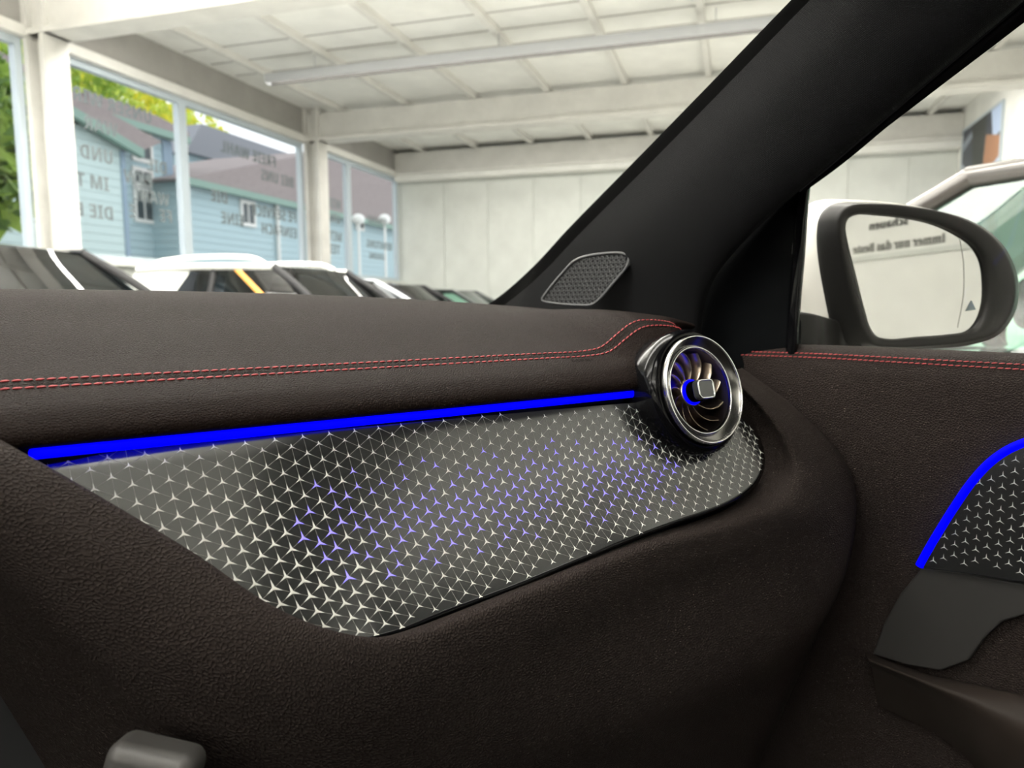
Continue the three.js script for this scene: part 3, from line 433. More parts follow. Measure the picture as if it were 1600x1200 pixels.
{ // upper pad: sections across the car
  const xs = [-.62, -.3, -.1, 0, .1, .2, .3, .38, .44, .48, .51, .532, .548, .562, .59, .625, .655, .69];
  const hump = (x) => { const k = Math.max(0, Math.min(1, (x - .475) / .1)); return k * k * (3 - 2 * k); };
  const seamH = (x) => { const k = Math.max(0, Math.min(1, (x - .495) / .07)); return k * k * (3 - 2 * k); };
  const drop = (x) => Math.max(0, x - .61) / .08;
  const crest = (x) => 1.2385 - .016 * Math.max(0, x / .55) ** 2.2;
  const rows = [
    (x) => [1.134 - .03 * drop(x), -.540 - .06 * drop(x)],
    (x) => [1.1395 - .03 * drop(x), -.5135 - .08 * drop(x)],
    (x) => [1.1455 + .004 * hump(x) - .03 * drop(x), -.5125 - .08 * drop(x)],
    (x) => [1.157 + .012 * hump(x) - .03 * drop(x), -.5240 - .075 * drop(x)],
    (x) => [1.1665 + .022 * seamH(x) - .025 * drop(x), -.5435 - .07 * drop(x)],
    (x) => [1.1710 + .029 * seamH(x) - .02 * drop(x), -.5575 - .06 * drop(x)],
    (x) => [1.1712 + .030 * seamH(x) - .02 * drop(x), -.5605 - .06 * drop(x)],
    (x) => [1.1728 + .030 * seamH(x) - .02 * drop(x), -.5635 - .06 * drop(x)],
    (x) => [1.1835 + .027 * seamH(x) - .015 * drop(x), -.60],
    (x) => [lerp(1.209, 1.2165, seamH(x)) - .01 * drop(x), -.68],
    (x) => [crest(x) - .006, -.76],
    (x) => [crest(x), -.84],
    (x) => [crest(x) - .03, -1.0],
    (x) => [1.13, -1.24],
  ];
  const pad = sheet(rows.map((r) => xs.map((x) => { const [y, z] = r(x); return V3(x, y, z); })), 150, 130);
  part('upper_pad', ventHole(pad.g), leather, dash, 'grained dark brown leather top pad');
  const nR = rows.length - 1, stitches = [];
  for (const v of [(4.8) / nR, (7.2) / nR]) {
    let u = .0, prev = pad.at(0, v);
    const chain = []; for (let k = 0; k <= 1600; k++) chain.push(pad.at(k / 1600, v));
    let acc = 0, start = 0;
    for (let k = 1; k <= 1600; k++) { acc += chain[k].distanceTo(chain[k - 1]); if (acc >= .0062) { const a = chain[start], b = chain[k]; start = k; acc = 0; if (a.x < -.58 || a.x > .66) continue;
      const n = pad.normal(k / 1600, v); if (n.y < 0) n.negate(); const d = b.clone().sub(a), mid = a.clone().lerp(b, .5).addScaledVector(n, .0004), w = n.clone().cross(d).normalize(), dn = d.clone().normalize().addScaledVector(w, .12).normalize();
      stitches.push(new THREE.SphereGeometry(1, 8, 5).applyMatrix4(new THREE.Matrix4().makeBasis(dn.clone().multiplyScalar(.0029), n.clone().multiplyScalar(.0007), dn.clone().cross(n).multiplyScalar(.0009)).setPosition(mid))); } }
  }
  const st = part('stitching', stitches, thread, dash, 'double row of red stitches'); st.userData.kind = 'stuff';
  const em = lettering('AIRBAG', .0062); em.computeBoundingBox();   // embossed letters, near flush; a darker colour stands for the shade of the indentation
  { const uX = (x) => { let lo = 0, hi = 1; for (let k = 0; k < 24; k++) { const m = (lo + hi) / 2; if (pad.at(m, .33).x < x) lo = m; else hi = m; } return lo; };
    const v = 4.05 / nR, u = uX(.452), p = pad.at(u, v), n = pad.normal(u, v); if (n.z < 0) n.negate(); const e1 = V3(1, 0, 0), e2 = n.clone().cross(e1).normalize();
    em.scale(1.25, .8, .015).applyMatrix4(new THREE.Matrix4().makeBasis(e1, e2, n).setPosition(p.addScaledVector(n, -.00002))); part('embossed_lettering', em, M({ color: rgb(.006, .004, .0035), roughness: .8, specularIntensity: .05 }), dash); }
}
// blue light line
{
  const g = new RoundedBoxGeometry(.560, .0072, .006, 4, .003).translate(.2915, 1.1345, -.5185), p = g.attributes.position;
  part('light_strip', g, blueLight, dash, 'glowing blue ambient light line');
}
part('strip_backing', [span(-.12, .52, 1.09, 1.1475, -.62, -.545), span(-.12, .50, 1.127, 1.1415, -.545, -.5235)], blackPlastic, dash);  // black backing that blocks light leaking between pad and panel
// decorative panel
const yBottom = (x) => x < .237 ? 1.0013 : lerp(1.0013, 1.047, (x - .237) / .45);
const trimZ = (x, y) => {
  let z = -.518 + TILT * (1.133 - y);
  const t = Math.max(0, (y - 1.121) / .012); z -= .0035 * t * t;                               // rolls back under the light line
  const l = Math.max(0, (.17 - x) / .17); z -= .012 * l * l;                                  // left end turns away
  const b = Math.max(0, 1 - (y - yBottom(x)) / .06); z += .020 * b * b * Math.min(1, Math.max(0, (x - .2) / .25)); // flares out along the lower edge
  const r = Math.max(0, (x - .60) / .07); z -= .006 * r * r;
  return z;
};
const onPanel = (px, py) => { let off = 0, p; for (let k = 0; k < 12; k++) { p = onTrim(px, py, off); off += .7 * (trimZ(p.x, p.y) - p.z); } return p; };
const panelAt = (x, s) => { const y = 1.133 - s / Math.hypot(1, TILT); return V3(x, y, trimZ(x, y)); };
const panelN = (p) => { const e = .001; return V3(-(trimZ(p.x + e, p.y) - trimZ(p.x - e, p.y)) / (2 * e), -(trimZ(p.x, p.y + e) - trimZ(p.x, p.y - e)) / (2 * e), 1).normalize(); };
const cols = [[62, 706, 724], [110, 703, 795], [200, 696, 855], [300, 689, 905], [430, 680, 985], [520, 671, 1000], [610, 663, 986], [700, 655, 951], [800, 646, 914], [900, 637, 873], [1000, 629, 833], [1060, 628, 811], [1110, 632, 794], [1145, 642, 778], [1172, 668, 758], [1184, 690, 742], [1190, 714, 722]];
const topC = new THREE.CatmullRomCurve3(cols.map((c) => V3(c[0], c[1], 0)), false, 'centripetal'), botC = new THREE.CatmullRomCurve3(cols.map((c) => V3(c[0], c[2], 0)), false, 'centripetal');
const trimPts = []; const NU = 120, NV = 40;
for (let i = 0; i <= NU; i++) { const a = topC.getPoint(i / NU), b = botC.getPoint(i / NU), pa = onPanel(a.x, a.y), pb = onPanel(b.x, b.y), c = []; for (let j = 0; j <= NV; j++) { const x = lerp(pa.x, pb.x, j / NV), y = lerp(pa.y, pb.y, j / NV); c.push(V3(x, y, trimZ(x, y))); } trimPts.push(c); }
const trim = (() => { const pos = [], uv = [], idx = []; for (let i = 0; i <= NU; i++) for (let j = 0; j <= NV; j++) { const p = trimPts[i][j]; pos.push(p.x, p.y, p.z); uv.push(p.x, p.y); } for (let i = 0; i < NU; i++) for (let j = 0; j < NV; j++) { const a = i * (NV + 1) + j, b = a + NV + 1; idx.push(a, a + 1, b, b, a + 1, b + 1); }
  const g = new THREE.BufferGeometry(); g.setAttribute('position', new THREE.Float32BufferAttribute(pos, 3)); g.setAttribute('uv', new THREE.Float32BufferAttribute(uv, 2)); g.setIndex(idx); g.computeVertexNormals(); return part('trim_panel', ventHole(g), trimMat, dash, 'satin graphite panel printed with small three pointed stars'); })();
part('panel_edge', tube(trimPts.map((c) => c[NV].clone().add(V3(0, -.0022, -.0008))).filter((_, i) => i > 30), .0024, 160, 8), gloss, trim);
const outline = [...trimPts.map((c) => [c[0].x, c[0].y]), ...trimPts.slice().reverse().map((c) => [c[NV].x, c[NV].y])];
const inPoly = (poly, a, b) => { let r = false; for (let i = 0, j = poly.length - 1; i < poly.length; j = i++) { const [xi, yi] = poly[i], [xj, yj] = poly[j]; if ((yi > b) !== (yj > b) && a < (xj - xi) * (b - yi) / (yj - yi) + xi) r = !r; } return r; };
// star lattice, fitted to the photograph
const starXS = (i, j) => [.167819 + .01004024 * i + .00035648 * j - .000024913 * i * i - .000014438 * i * j + .000026751 * j * j, .024738 - .000114 * i + .00606873 * j + .0000010945 * i * i - .000015134 * i * j - .000022971 * j * j];
const blueSet = new Set();   // column number, then the rows lit blue in it
for (const c of '-1 7 9,0 6 10 12,1 3 9 11 15,2 4 6 8 12,3 5 7 9 13,4 2 4 8 10 12 16,5 5 9 13 15,6 4 8 10 12,7 5 7 9 11 15,8 2 4 8 10 14 16,9 7 9 11 13,10 2 6 8 10 14,11 3 9 11 13,12 6 8 10 12 16,13 5 9 11 13,14 4 8 10 16,15 5 7 11 13 15,16 2 6 8 10 12 14,17 3 5 9 13 15,18 6 8 10 12 16,19 7 9 13,20 4 6 10 12 14,21 3 5 9 11,22 6 8 10 12,23 3 7 9,24 2 4 6 16,25 13 15,26 6 10 12 16,27 3 7 11 15,28 8 10 12 14,29 5 9 13,30 8 10 12 16,31 7 9 11 13,32 4 10 14 16,33 5 7 9 11 13,34 4 6 10 12,35 7 9 13 15,36 4 10 12 16,37 7 11,38 6 10 14,39 9 11,40 10'.split(',')) { const [i, ...js] = c.split(' '); for (const j of js) blueSet.add(i + ',' + j); }
const allStars = [], lines = [];
const arms = [[0, -1], [1, .5], [-1, .5]];
const frameAt = (i, j) => { const [x, s] = starXS(i, j), c = panelAt(x, s); return c; };
function starGeo(i, j, r) {   // three tapering arms towards three of the six neighbours, following the panel
  const c = frameAt(i, j), n = panelN(c), lift = .00025, tips = [[i, j - 2], [i + 1, j + 1], [i - 1, j + 1]].map(([a, b]) => frameAt(a, b).sub(c).normalize()), pos = [];
  const ring = []; for (let k = 0; k < 3; k++) { ring.push(c.clone().addScaledVector(tips[k], r)); const m = tips[k].clone().add(tips[(k + 1) % 3]).normalize(); ring.push(c.clone().addScaledVector(m, r * .17)); }
  const o = c.clone().addScaledVector(n, lift + .0003); for (const q of ring) q.addScaledVector(n, lift);
  for (let k = 0; k < 6; k++) { const a = ring[k], b = ring[(k + 1) % 6]; pos.push(o.x, o.y, o.z, a.x, a.y, a.z, b.x, b.y, b.z); }
  const g = new THREE.BufferGeometry(); g.setAttribute('position', new THREE.Float32BufferAttribute(pos, 3)); g.computeVertexNormals(); return g;
}
function lineGeo(a, b, w) { const n = panelN(a.clone().lerp(b, .5)), d = b.clone().sub(a), s = n.clone().cross(d).normalize().multiplyScalar(w), l = n.multiplyScalar(.00015), q = [a.clone().add(s).add(l), b.clone().add(s).add(l), b.clone().sub(s).add(l), a.clone().sub(s).add(l)], pos = []; for (const k of [0, 1, 2, 0, 2, 3]) pos.push(q[k].x, q[k].y, q[k].z); const g = new THREE.BufferGeometry(); g.setAttribute('position', new THREE.Float32BufferAttribute(pos, 3)); g.computeVertexNormals(); return g; }
for (let i = -15; i <= 72; i++) for (let j = -30; j <= 40; j++) {
  if (((i + j) & 1) !== 0) continue;
  const p = frameAt(i, j); if (!inPoly(outline, p.x, p.y)) continue;
  { const m = p.clone().sub(VENT); m.addScaledVector(vAxis, -m.dot(vAxis)); if (m.length() < .06) continue; }
  for (const [a, b] of [[i, j + 2], [i + 1, j + 1], [i + 1, j - 1]]) { const q = frameAt(a, b); if (inPoly(outline, q.x, q.y)) { const m = p.clone().lerp(q, .5); m.z = trimZ(m.x, m.y); lines.push(lineGeo(p, m, .00013), lineGeo(m, q, .00013)); } }
  const [x, s] = starXS(i, j), h = (p.y - yBottom(p.x)) / Math.max(.02, 1.13 - yBottom(p.x));
  // stars are printed largest along a diagonal band and smaller towards the upper and lower edges
  const band = Math.exp(-(((h - .42) / .36) ** 2)), r = .0027 + .0022 * band + (p.x < .2 ? .0006 : 0) + (p.x < .22 && h < .3 ? .0012 : 0);
  allStars.push({ i, j, r, x, s, blue: blueSet.has(i + ',' + j), d: r / p.distanceTo(EYE) });
}
allStars.sort((a, b) => (b.blue - a.blue) || b.d - a.d);
allStars.slice(0, 300).forEach((t) => part('star', starGeo(t.i, t.j, t.r), t.blue ? blueStar : starMat, trim, t.blue ? 'star lit blue from behind' : undefined));
if (allStars.length > 300) { const m = part('small_stars', allStars.slice(300).map((t) => starGeo(t.i, t.j, t.r)), starMat, trim); m.userData.kind = 'stuff'; }
part('line_lattice', lines, lineMat, trim).userData.kind = 'stuff';

// lower leather pad: wraps round the panel and the vent
{
  const rows = [
    [[40, 712, -.012], [120, 778, -.010], [305, 893, -.010], [440, 978, -.010], [530, 1008, -.008], [612, 992, -.008], [803, 921, -.008], [1003, 841, -.008], [1133, 796, -.008], [1185, 755, -.008], [1194, 708, -.008], [1168, 640, -.014], [1120, 590, -.03]],
    [[10, 694, .004], [112, 756, .008], [304, 872, .010], [434, 958, .010], [527, 993, .007], [616, 992, .0], [806, 924, -.001], [1007, 845, .0], [1148, 803, .004], [1212, 765, .010], [1222, 716, .010], [1184, 642, .002], [1128, 587, -.02]],
    [[-2, 687, .014], [104, 747, .020], [298, 862, .022], [428, 949, .022], [524, 987, .017], [622, 998, .008], [812, 934, .005], [1012, 856, .007], [1162, 812, .016], [1234, 774, .026], [1244, 724, .028], [1198, 645, .018], [1137, 584, -.005]],
    [[-30, 705, .022], [70, 770, .026], [262, 895, .028], [400, 985, .027], [515, 1025, .02], [628, 1035, .008], [824, 970, .002], [1035, 885, .004], [1190, 832, .016], [1264, 786, .03], [1272, 726, .03], [1216, 646, .018], [1143, 581, -.01]],
    [[-75, 740, .022], [25, 805, .026], [208, 940, .025], [350, 1050, .02], [500, 1095, .010], [640, 1095, -.002], [850, 1022, -.012], [1080, 928, -.01], [1238, 866, .008], [1304, 806, .024], [1304, 730, .024], [1236, 646, .01], [1150, 578, -.02]],
    [[-115, 775, -.002], [-20, 850, .004], [145, 1000, -.002], [290, 1130, -.018], [460, 1230, -.038], [655, 1210, -.045], [880, 1150, -.05], [1125, 1060, -.04], [1285, 955, -.014], [1333, 845, .010], [1328, 738, .012], [1250, 644, -.004], [1158, 574, -.035]],
  ].map((r, k) => r.map(([px, py, off], i) => onTrim(px, py, off + (k < 5 ? [0, 0, 0, .002, .008, .015, .017, .017, .014, .006, 0, 0, 0][i] * [1, 1, 1, .9, .6][k] : 0))));
  const push = (r, f) => r.map((p, i) => { const k = i / (r.length - 1), L = Math.max(0, 1 - i / 4.5), Rr = Math.max(0, (i - 9) / 2), B = Math.max(0, 1 - L - Math.min(1, Rr)); const Rc = Math.min(1, Rr); return p.clone().add(V3(-f * .016 * L + f * .012 * Rc, -f * (.020 * L + .06 * B + .004 * Rc), -f * (.060 * L + .022 * B + .040 * Rc))); });
  const last = rows[rows.length - 1]; rows.push(push(last, 1), push(last, 2.6), push(last, 6));
  part('lower_pad', ventHole(sheet(rows, 150, 110).g), leatherLow, dash, 'grained black brown leather bolster below the panel');
  part('lower_case', [span(-.62, -.06, .3, 1.125, -1.2, -.62), span(-.62, .8, .45, 1.0, -1.2, -.62)], cabinDark, dash);
}
// round turbine vent
{
  const vent = new THREE.Group(); vent.name = 'air_vent'; vent.userData.label = 'round turbine air vent with chrome ring'; dash.add(vent);
  vent.position.copy(VENT); vent.rotation.x = VTURN; vent.scale.setScalar(VSIZE);
  part('housing', lathe([[.0600, -.05], [.0668, -.03], [.0676, -.008], [.0664, .000], [.0625, .0045], [.0590, .0058], [.0572, .004], [.0568, -.002], [.05, -.02]]), gloss, vent, 'glossy black vent housing');
  part('chrome_ring', lathe([[.0570, -.004], [.0574, .008], [.0568, .0112], [.0555, .0122], [.0542, .0112], [.0535, .0095], [.0475, .0048], [.0466, .0052], [.0458, .0065], [.0448, .0056], [.0444, .002], [.0440, -.008]], 96), satin, vent, 'bright satin chrome ring');
  part('edge_line', [new THREE.TorusGeometry(.0559, .0011, 10, 96).translate(0, 0, .0117), new THREE.TorusGeometry(.0455, .0009, 10, 96).translate(0, 0, .0060)], chrome, vent);
  part('bowl', lathe([[.0442, .003], [.0425, -.004], [.0415, -.018], [.037, -.03], [.02, -.036], [.001, -.037]]), M({ color: rgb(.10, .085, .07), roughness: .35, metalness: 1 }), vent);
  for (let k = 0; k < 12; k++) {
    const a0 = k / 12 * Math.PI * 2 + .12, A = [], B = [];
    for (let m = 0; m <= 6; m++) { const f = m / 6, r = lerp(.0125, .0425, f), a = a0 + .55 * f * f; A.push(V3(r * Math.cos(a), r * Math.sin(a), lerp(-.012, -.002, f))); B.push(V3(r * Math.cos(a + .34 - .1 * f), r * Math.sin(a + .34 - .1 * f), lerp(-.030, -.020, f))); }
    const th = V3(0, 0, .0016); part('blade', [sheet([B, A, A.map((p) => p.clone().applyAxisAngle(V3(0, 0, 1), .06).add(V3(0, 0, -.0006))), B.map((p) => p.clone().applyAxisAngle(V3(0, 0, 1), .06))], 12, 8).g], bronze, vent);
  }
  part('hub', lathe([[.0145, -.03], [.0150, -.018], [.0140, -.010], [.0122, -.008], [.001, -.008]], 40), bronze, vent, 'bronze hub');
  part('light_ring', new THREE.TorusGeometry(.0122, .0016, 10, 48).translate(0, 0, -.0065), blueLight, vent, 'glowing blue ring');
  part('knob', lathe([[.0115, -.008], [.0112, .004], [.0100, .007], [.001, .007]], 40), gloss, vent);
  const sq = new THREE.Shape(); { const w = .0112, h = .0092, r = .0052; sq.moveTo(-w + r, -h); sq.lineTo(w - r, -h); sq.quadraticCurveTo(w, -h, w, -h + r); sq.lineTo(w, h - r); sq.quadraticCurveTo(w, h, w - r, h); sq.lineTo(-w + r, h); sq.quadraticCurveTo(-w, h, -w, h - r); sq.lineTo(-w, -h + r); sq.quadraticCurveTo(-w, -h, -w + r, -h); }
  part('knob_face', new THREE.ExtrudeGeometry(sq, { depth: .006, bevelEnabled: true, bevelSize: .0008, bevelThickness: .0008, bevelSegments: 2 }).translate(0, 0, .006), M({ color: rgb(.09, .095, .095), roughness: .35, metalness: .4 }), vent, 'grey rounded square knob face');
  const sqp = sq.getPoints(8).slice(0, -1).map((p) => V3(p.x, p.y, .0128)); part('knob_frame', tube(sqp, .0011, 80, 8, true), chrome, vent, 'chrome outline of the knob');
}
rebase(dash);
// grey part in the lower left corner
{
  const o = thing('console_lever', 'smooth grey rounded lever tip below the dashboard at the lower corner', 'lever');
  const C0 = EYE.clone().addScaledVector(ray(232, 1236), .415);
  const g = rbox(.050, .055, .030, .009, 0, 0, 0); g.applyMatrix4(new THREE.Matrix4().makeRotationY(-.6)).applyMatrix4(new THREE.Matrix4().makeRotationZ(-.3)); g.translate(C0.x, C0.y, C0.z);
  part('lever', g, M({ color: rgb(.045, .043, .041), roughness: .5 }), o);
  part('stalk', tube([C0.clone(), C0.clone().add(V3(.004, -.08, -.01)), C0.clone().add(V3(.01, -.3, -.02)), V3(C0.x + .01, .3, C0.z)], .012, 20, 10), blackPlastic, o); rebase(o);
}

// ================================================================ DOOR
const door = thing('door_lining', 'dark leather front passenger door with red seam and blue lit speaker panel', 'car door');
{
  const zs = [-.86, -.72, -.6, -.5, -.4, -.3, -.15, .1, .42];
  const rows = [[.862, 1.160], [.842, 1.169], [.818, 1.1715], [.804, 1.1675], [.7975, 1.1625], [.796, 1.1605], [.7945, 1.1575], [.788, 1.142], [.785, 1.09], [.789, 1.02], [.798, .95], [.802, .84], [.805, .6], [.81, .28]];
  const pad = sheet(rows.map(([x, y], r) => zs.map((z) => V3(x + (z < -.55 && r > 6 ? (-.55 - z) * .12 : 0), y - (z < -.5 ? (-.5 - z) * .02 : 0), z))), 60, 110);
  part('door_pad', pad.g, leatherLow, door, 'grained dark leather door panel');
  const st = [], nR = rows.length - 1;
  for (const v of [4.15 / nR, 5.95 / nR]) {
    let start = 0, acc = 0; const ch = []; for (let k = 0; k <= 1400; k++) ch.push(pad.at(k / 1400, v));
    for (let k = 1; k <= 1400; k++) { acc += ch[k].distanceTo(ch[k - 1]); if (acc >= .0062) { const a = ch[start], b = ch[k]; start = k; acc = 0; if (a.z > .0) continue; const n = V3(-.75, .66, 0), d = b.clone().sub(a), mid = a.clone().lerp(b, .5).addScaledVector(n, .0004), dn = d.normalize().add(V3(0, .12, 0)).normalize(); st.push(new THREE.SphereGeometry(1, 8, 5).applyMatrix4(new THREE.Matrix4().makeBasis(dn.clone().multiplyScalar(.0029), n.clone().multiplyScalar(.0006), dn.clone().cross(n).multiplyScalar(.0007)).setPosition(mid))); } }
  }
  part('stitching', st, thread, door, 'double row of red stitches').userData.kind = 'stuff';
  part('door_skin', span(.885, .905, .28, 1.14, -1.0, .46), bodyPaint, door);
  part('belt_seal', tube([V3(.862, 1.163, -.8), V3(.862, 1.163, -.3), V3(.862, 1.163, .4)], .006, 20, 8), rubber, door);
  part('side_window', sheet([[V3(.868, 1.16, -.72), V3(.868, 1.16, .45)], [V3(.84, 1.32, -.58), V3(.84, 1.32, .45)], [V3(.775, 1.52, -.30), V3(.775, 1.56, .45)]], 6, 8).g, clearGlass, door);
  // lit line and speaker panel
  const XP = .7815, line = [[1437, 884], [1448, 864], [1462, 840], [1490, 795], [1520, 752], [1548, 722], [1575, 703], [1605, 690], [1660, 674], [1760, 655]].map((p) => onX(p[0], p[1], XP));
  part('light_line', tube(line, .0042, 80, 10), blueLight, door, 'glowing blue ambient light line');
  const low = [[1900, 960], [1750, 935], [1600, 908], [1500, 893], [1446, 886]].map((p) => onX(p[0], p[1], XP));
  const poly = [...line.map((p) => [p.z, p.y]), [onX(1900, 640, XP).z, onX(1900, 640, XP).y], ...low.map((p) => [p.z, p.y])];
  const sp = part('speaker_panel', plate(poly, .004, (a, b, d) => V3(XP + .004 - d, b, a)), trimMat, door, 'graphite door panel with small three pointed stars');
  const sg = (() => { const pos = [], r = .0044, rg = []; for (let k = 0; k < 6; k++) { const a = Math.PI / 2 + k * Math.PI / 3, q = k % 2 ? r * .11 : r; rg.push([Math.cos(a) * q, Math.sin(a) * q]); } for (let k = 0; k < 6; k++) { const a = rg[k], b = rg[(k + 1) % 6]; pos.push(-.0006, 0, 0, 0, a[1], a[0], 0, b[1], b[0]); } const g = new THREE.BufferGeometry(); g.setAttribute('position', new THREE.Float32BufferAttribute(pos, 3)); g.computeVertexNormals(); return g; })();
  for (let i = 0; i < 40; i++) for (let j = 0; j < 60; j++) { const z = -.375 + i * .0098, y = .90 + (j + (i & 1) * .5) * .0112; if (z > -.1 || !inPoly(poly, z, y) || !inPoly(poly, z - .006, y) || !inPoly(poly, z, y - .008)) continue; const m = part('star', sg, starMat, sp); m.position.set(XP - .0016, y, z); }
  // lower trim, pocket line and armrest
  const lowTrim = [[1443, 890], [1500, 897], [1600, 914], [1750, 940], [1750, 965], [1605, 955], [1565, 968], [1535, 995], [1512, 1028], [1470, 1044], [1420, 1036], [1368, 1020], [1385, 975], [1410, 930]].map((p) => onX(p[0], p[1], .792));
  part('lower_trim', plate(lowTrim.map((p) => [p.z, p.y]), .006, (a, b, d) => V3(.797 - d, b, a)), M({ color: rgb(.022, .021, .020), roughness: .55 }), door);
  const up = [[1352, 1018], [1400, 1036], [1460, 1056], [1520, 1068], [1620, 1090], [1760, 1125]], mid = [[1358, 1032], [1400, 1048], [1460, 1072], [1520, 1095], [1600, 1135], [1740, 1190]], dn = [[1362, 1042], [1400, 1060], [1455, 1088], [1500, 1125], [1560, 1190], [1640, 1260]];
  part('armrest', sheet([up.map((p) => onX(p[0], p[1], .795)), up.map((p) => onX(p[0], p[1] + 4, .775)), mid.map((p) => onX(p[0], p[1], .752)), dn.map((p) => onX(p[0], p[1], .765)), dn.map((p) => onX(p[0] + 10, p[1] + 60, .795))], 30, 20).g, M({ color: rgb(.022, .017, .014), roughness: .5, specularIntensity: .25 }), door, 'brown black armrest ledge');
}
rebase(door);

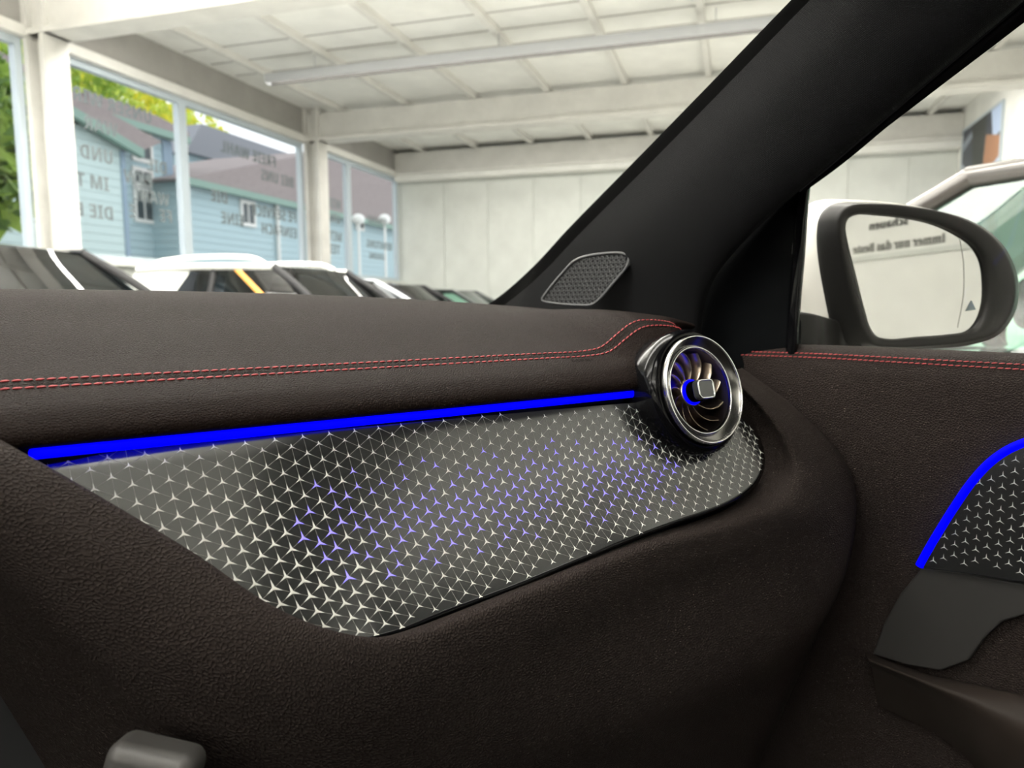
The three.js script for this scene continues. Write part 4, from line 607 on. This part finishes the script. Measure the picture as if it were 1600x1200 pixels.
// ================================================================ DOOR MIRROR
{
  const mir = thing('door_mirror', 'black and white door mirror outside the side window', 'car mirror');
  const C0 = EYE.clone().addScaledVector(ray(1435, 430), 1.04), n = V3(-.50, .025, .866).normalize();
  const k = (l) => l.map((p) => [1230 + p[0] / 4, 280 + p[1] / 4]);
  const A = k([[365, 290], [385, 245], [440, 222], [600, 230], [800, 255], [950, 295], [1080, 360], [1170, 430], [1215, 520], [1225, 640], [1215, 790], [1180, 890], [1130, 945], [1000, 970], [800, 985], [640, 998], [560, 980], [520, 930], [480, 800], [430, 600], [385, 420]]);
  const B = k([[325, 300], [335, 225], [390, 172], [600, 160], [800, 180], [950, 207], [1110, 260], [1250, 340], [1345, 450], [1400, 580], [1415, 730], [1370, 870], [1280, 965], [1100, 1015], [850, 1040], [640, 1045], [545, 1030], [490, 960], [440, 810], [380, 600], [340, 420]]);
  const Cc = k([[205, 330], [225, 225], [290, 160], [500, 150], [720, 162], [920, 193], [1110, 245], [1260, 325], [1370, 440], [1435, 590], [1447, 710], [1425, 830], [1330, 965], [1150, 1035], [900, 1058], [650, 1060], [450, 1060], [360, 1050], [310, 960], [255, 700], [215, 480]]);
  const D = k([[40, 330], [80, 200], [180, 138], [420, 132], [640, 150], [850, 185], [1040, 240], [1180, 320], [1270, 440], [1310, 580], [1310, 700], [1280, 800], [1180, 880], [1000, 920], [800, 920], [600, 900], [400, 870], [250, 848], [120, 850], [40, 760], [20, 500]]);
  const ring = (l, off) => l.map((p) => onPlane(p[0], p[1], C0.clone().addScaledVector(n, off), n));
  const a = ring(A, -.007), b = ring(B, .004), c = ring(Cc, -.022), d = ring(D, -.085);
  const cen = (l) => l.reduce((s, p) => s.add(p), V3(0, 0, 0)).multiplyScalar(1 / l.length), shrink = (l, f, off) => { const m = cen(l); return l.map((p) => m.clone().lerp(p, f).addScaledVector(n, off)); };
  const lip = ring(A, .001).map((p, i) => p.clone().lerp(b[i], .25));
  const glassGeo = (() => { const s2 = a, m = cen(a), pos = []; for (let i = 0; i < 84; i++) { const cu = new THREE.CatmullRomCurve3(s2, true, 'centripetal'), p = cu.getPoint(i / 84), q = cu.getPoint((i + 1) / 84); pos.push(m.x, m.y, m.z, p.x, p.y, p.z, q.x, q.y, q.z); } const g = new THREE.BufferGeometry(); g.setAttribute('position', new THREE.Float32BufferAttribute(pos, 3)); g.computeVertexNormals(); return g; })();
  const glass = part('mirror_glass', glassGeo, M({ color: rgb(.43, .435, .425), roughness: .01, metalness: 1 }), mir, 'mirror glass reflecting the lettered wall');
  const black = M({ color: rgb(.011, .0105, .010), roughness: .42, specularIntensity: .4 });
  part('housing', sheet([shrink(a, .99, -.012), a.map((p) => p.clone().addScaledVector(n, -.004)), lip, b, b.map((p, i) => p.clone().lerp(c[i], .4).addScaledVector(n, .002)), c, c.map((p, i) => p.clone().lerp(d[i], .12))], 96, 36, true).g, black, mir, 'matt black mirror frame');
  part('shell', sheet([c.map((p, i) => p.clone().lerp(d[i], .10).addScaledVector(n, -.001)), c.map((p, i) => p.clone().lerp(d[i], .55)).map((p) => p.clone()), d, shrink(d, .82, -.03), shrink(d, .4, -.05), shrink(d, .02, -.055)], 96, 40, true).g, bodyPaint, mir, 'white painted mirror shell');
  const onG = (px, py, off = -.0062) => onPlane(px, py, C0.clone().addScaledVector(n, off), n);
  const tri = [onG(1518, 469), onG(1509, 486), onG(1525, 484)], g3 = new THREE.BufferGeometry().setFromPoints(tri); g3.computeVertexNormals(); part('warning_triangle', g3, M({ color: rgb(.10, .13, .14), roughness: .6 }), glass, 'small grey warning triangle');
  part('etched_line', tube([onG(1500, 372), onG(1506, 410), onG(1506, 460), onG(1497, 512)], .00035, 24, 5), M({ color: rgb(.25, .25, .24), roughness: .5 }), glass);
  // arm to the door
  const arm = [[[1330, 512], [1312, 520], [1290, 532], [1262, 548], [1240, 560]], [[1320, 498], [1300, 510], [1278, 506], [1255, 503], [1236, 503]]];
  const P1 = [C0.clone().addScaledVector(n, -.05), V3(.865, 1.19, -.63)];
  const armLine = [onPlane(1330, 530, C0.clone().addScaledVector(n, -.02), n), onPlane(1300, 532, C0.clone().addScaledVector(n, -.03), n), onX(1265, 530, .90), onX(1235, 530, .872)];
  const sec = [[0, .028], [.012, .024], [.016, 0], [.012, -.02], [0, -.026], [-.03, -.02], [-.034, 0], [-.03, .022], [0, .028]];
  part('mirror_foot', sheet(armLine.map((p, i) => sec.map(([z, y]) => V3(p.x, p.y + y * (1 + .12 * i), p.z + z))), 24, 16).g, black, mir, 'grey black arm of the mirror');
  rebase(mir);
  // sign on the right wall, seen in the mirror
  const seen = (px, py) => { const r = ray(px, py).normalize(), p = onPlane(px, py, C0.clone().addScaledVector(n, -.007), n), q = r.clone().addScaledVector(n, -2 * r.dot(n)), tt = (v) => v.x * sS + v.z * cS, kk = (T_RIGHT - .02 - tt(p)) / tt(q), h = p.addScaledVector(q, kk); return { s: h.x * cS - h.z * sS, y: h.y, k: kk }; };
  const i0 = seen(1475, 378), i1 = seen(1331, 384), h0 = seen(1440, 357);
  const sign = thing('wall_lettering', 'dark lettering Immer nur das Beste on cream wall, seen in the mirror', 'sign', [...roomToWorld(i0.s, i0.y, T_RIGHT - .004).toArray()], ROOM);
  const g1 = lettering('Immer nur das Beste', 1, serif); g1.computeBoundingBox(); const w1 = g1.boundingBox.max.x, k1 = Math.abs(i1.s - i0.s) / w1;
  part('lettering', g1.scale(k1, k1 * 1.25, 1).rotateY(Math.PI), M({ color: rgb(.17, .17, .155), roughness: .7 }), sign);
  const g2 = lettering('schauen', 1, font); g2.computeBoundingBox(); const k2 = k1 * 1.15, h1 = seen(1372, 357);
  part('lettering', g2.scale(k2, k2, 1).rotateY(Math.PI).translate((h1.s - i0.s) + g2.boundingBox.max.x * k2 * 0 + k2 * 4.0, h1.y - i0.y, 0), M({ color: rgb(.08, .08, .075), roughness: .7 }), sign);
  part('rail', box(5, .035, .02, i1.s - i0.s, -k1 * .9, 0), panelWhite, sign);
}
shadows(scene);
renderer.render(scene, camera);
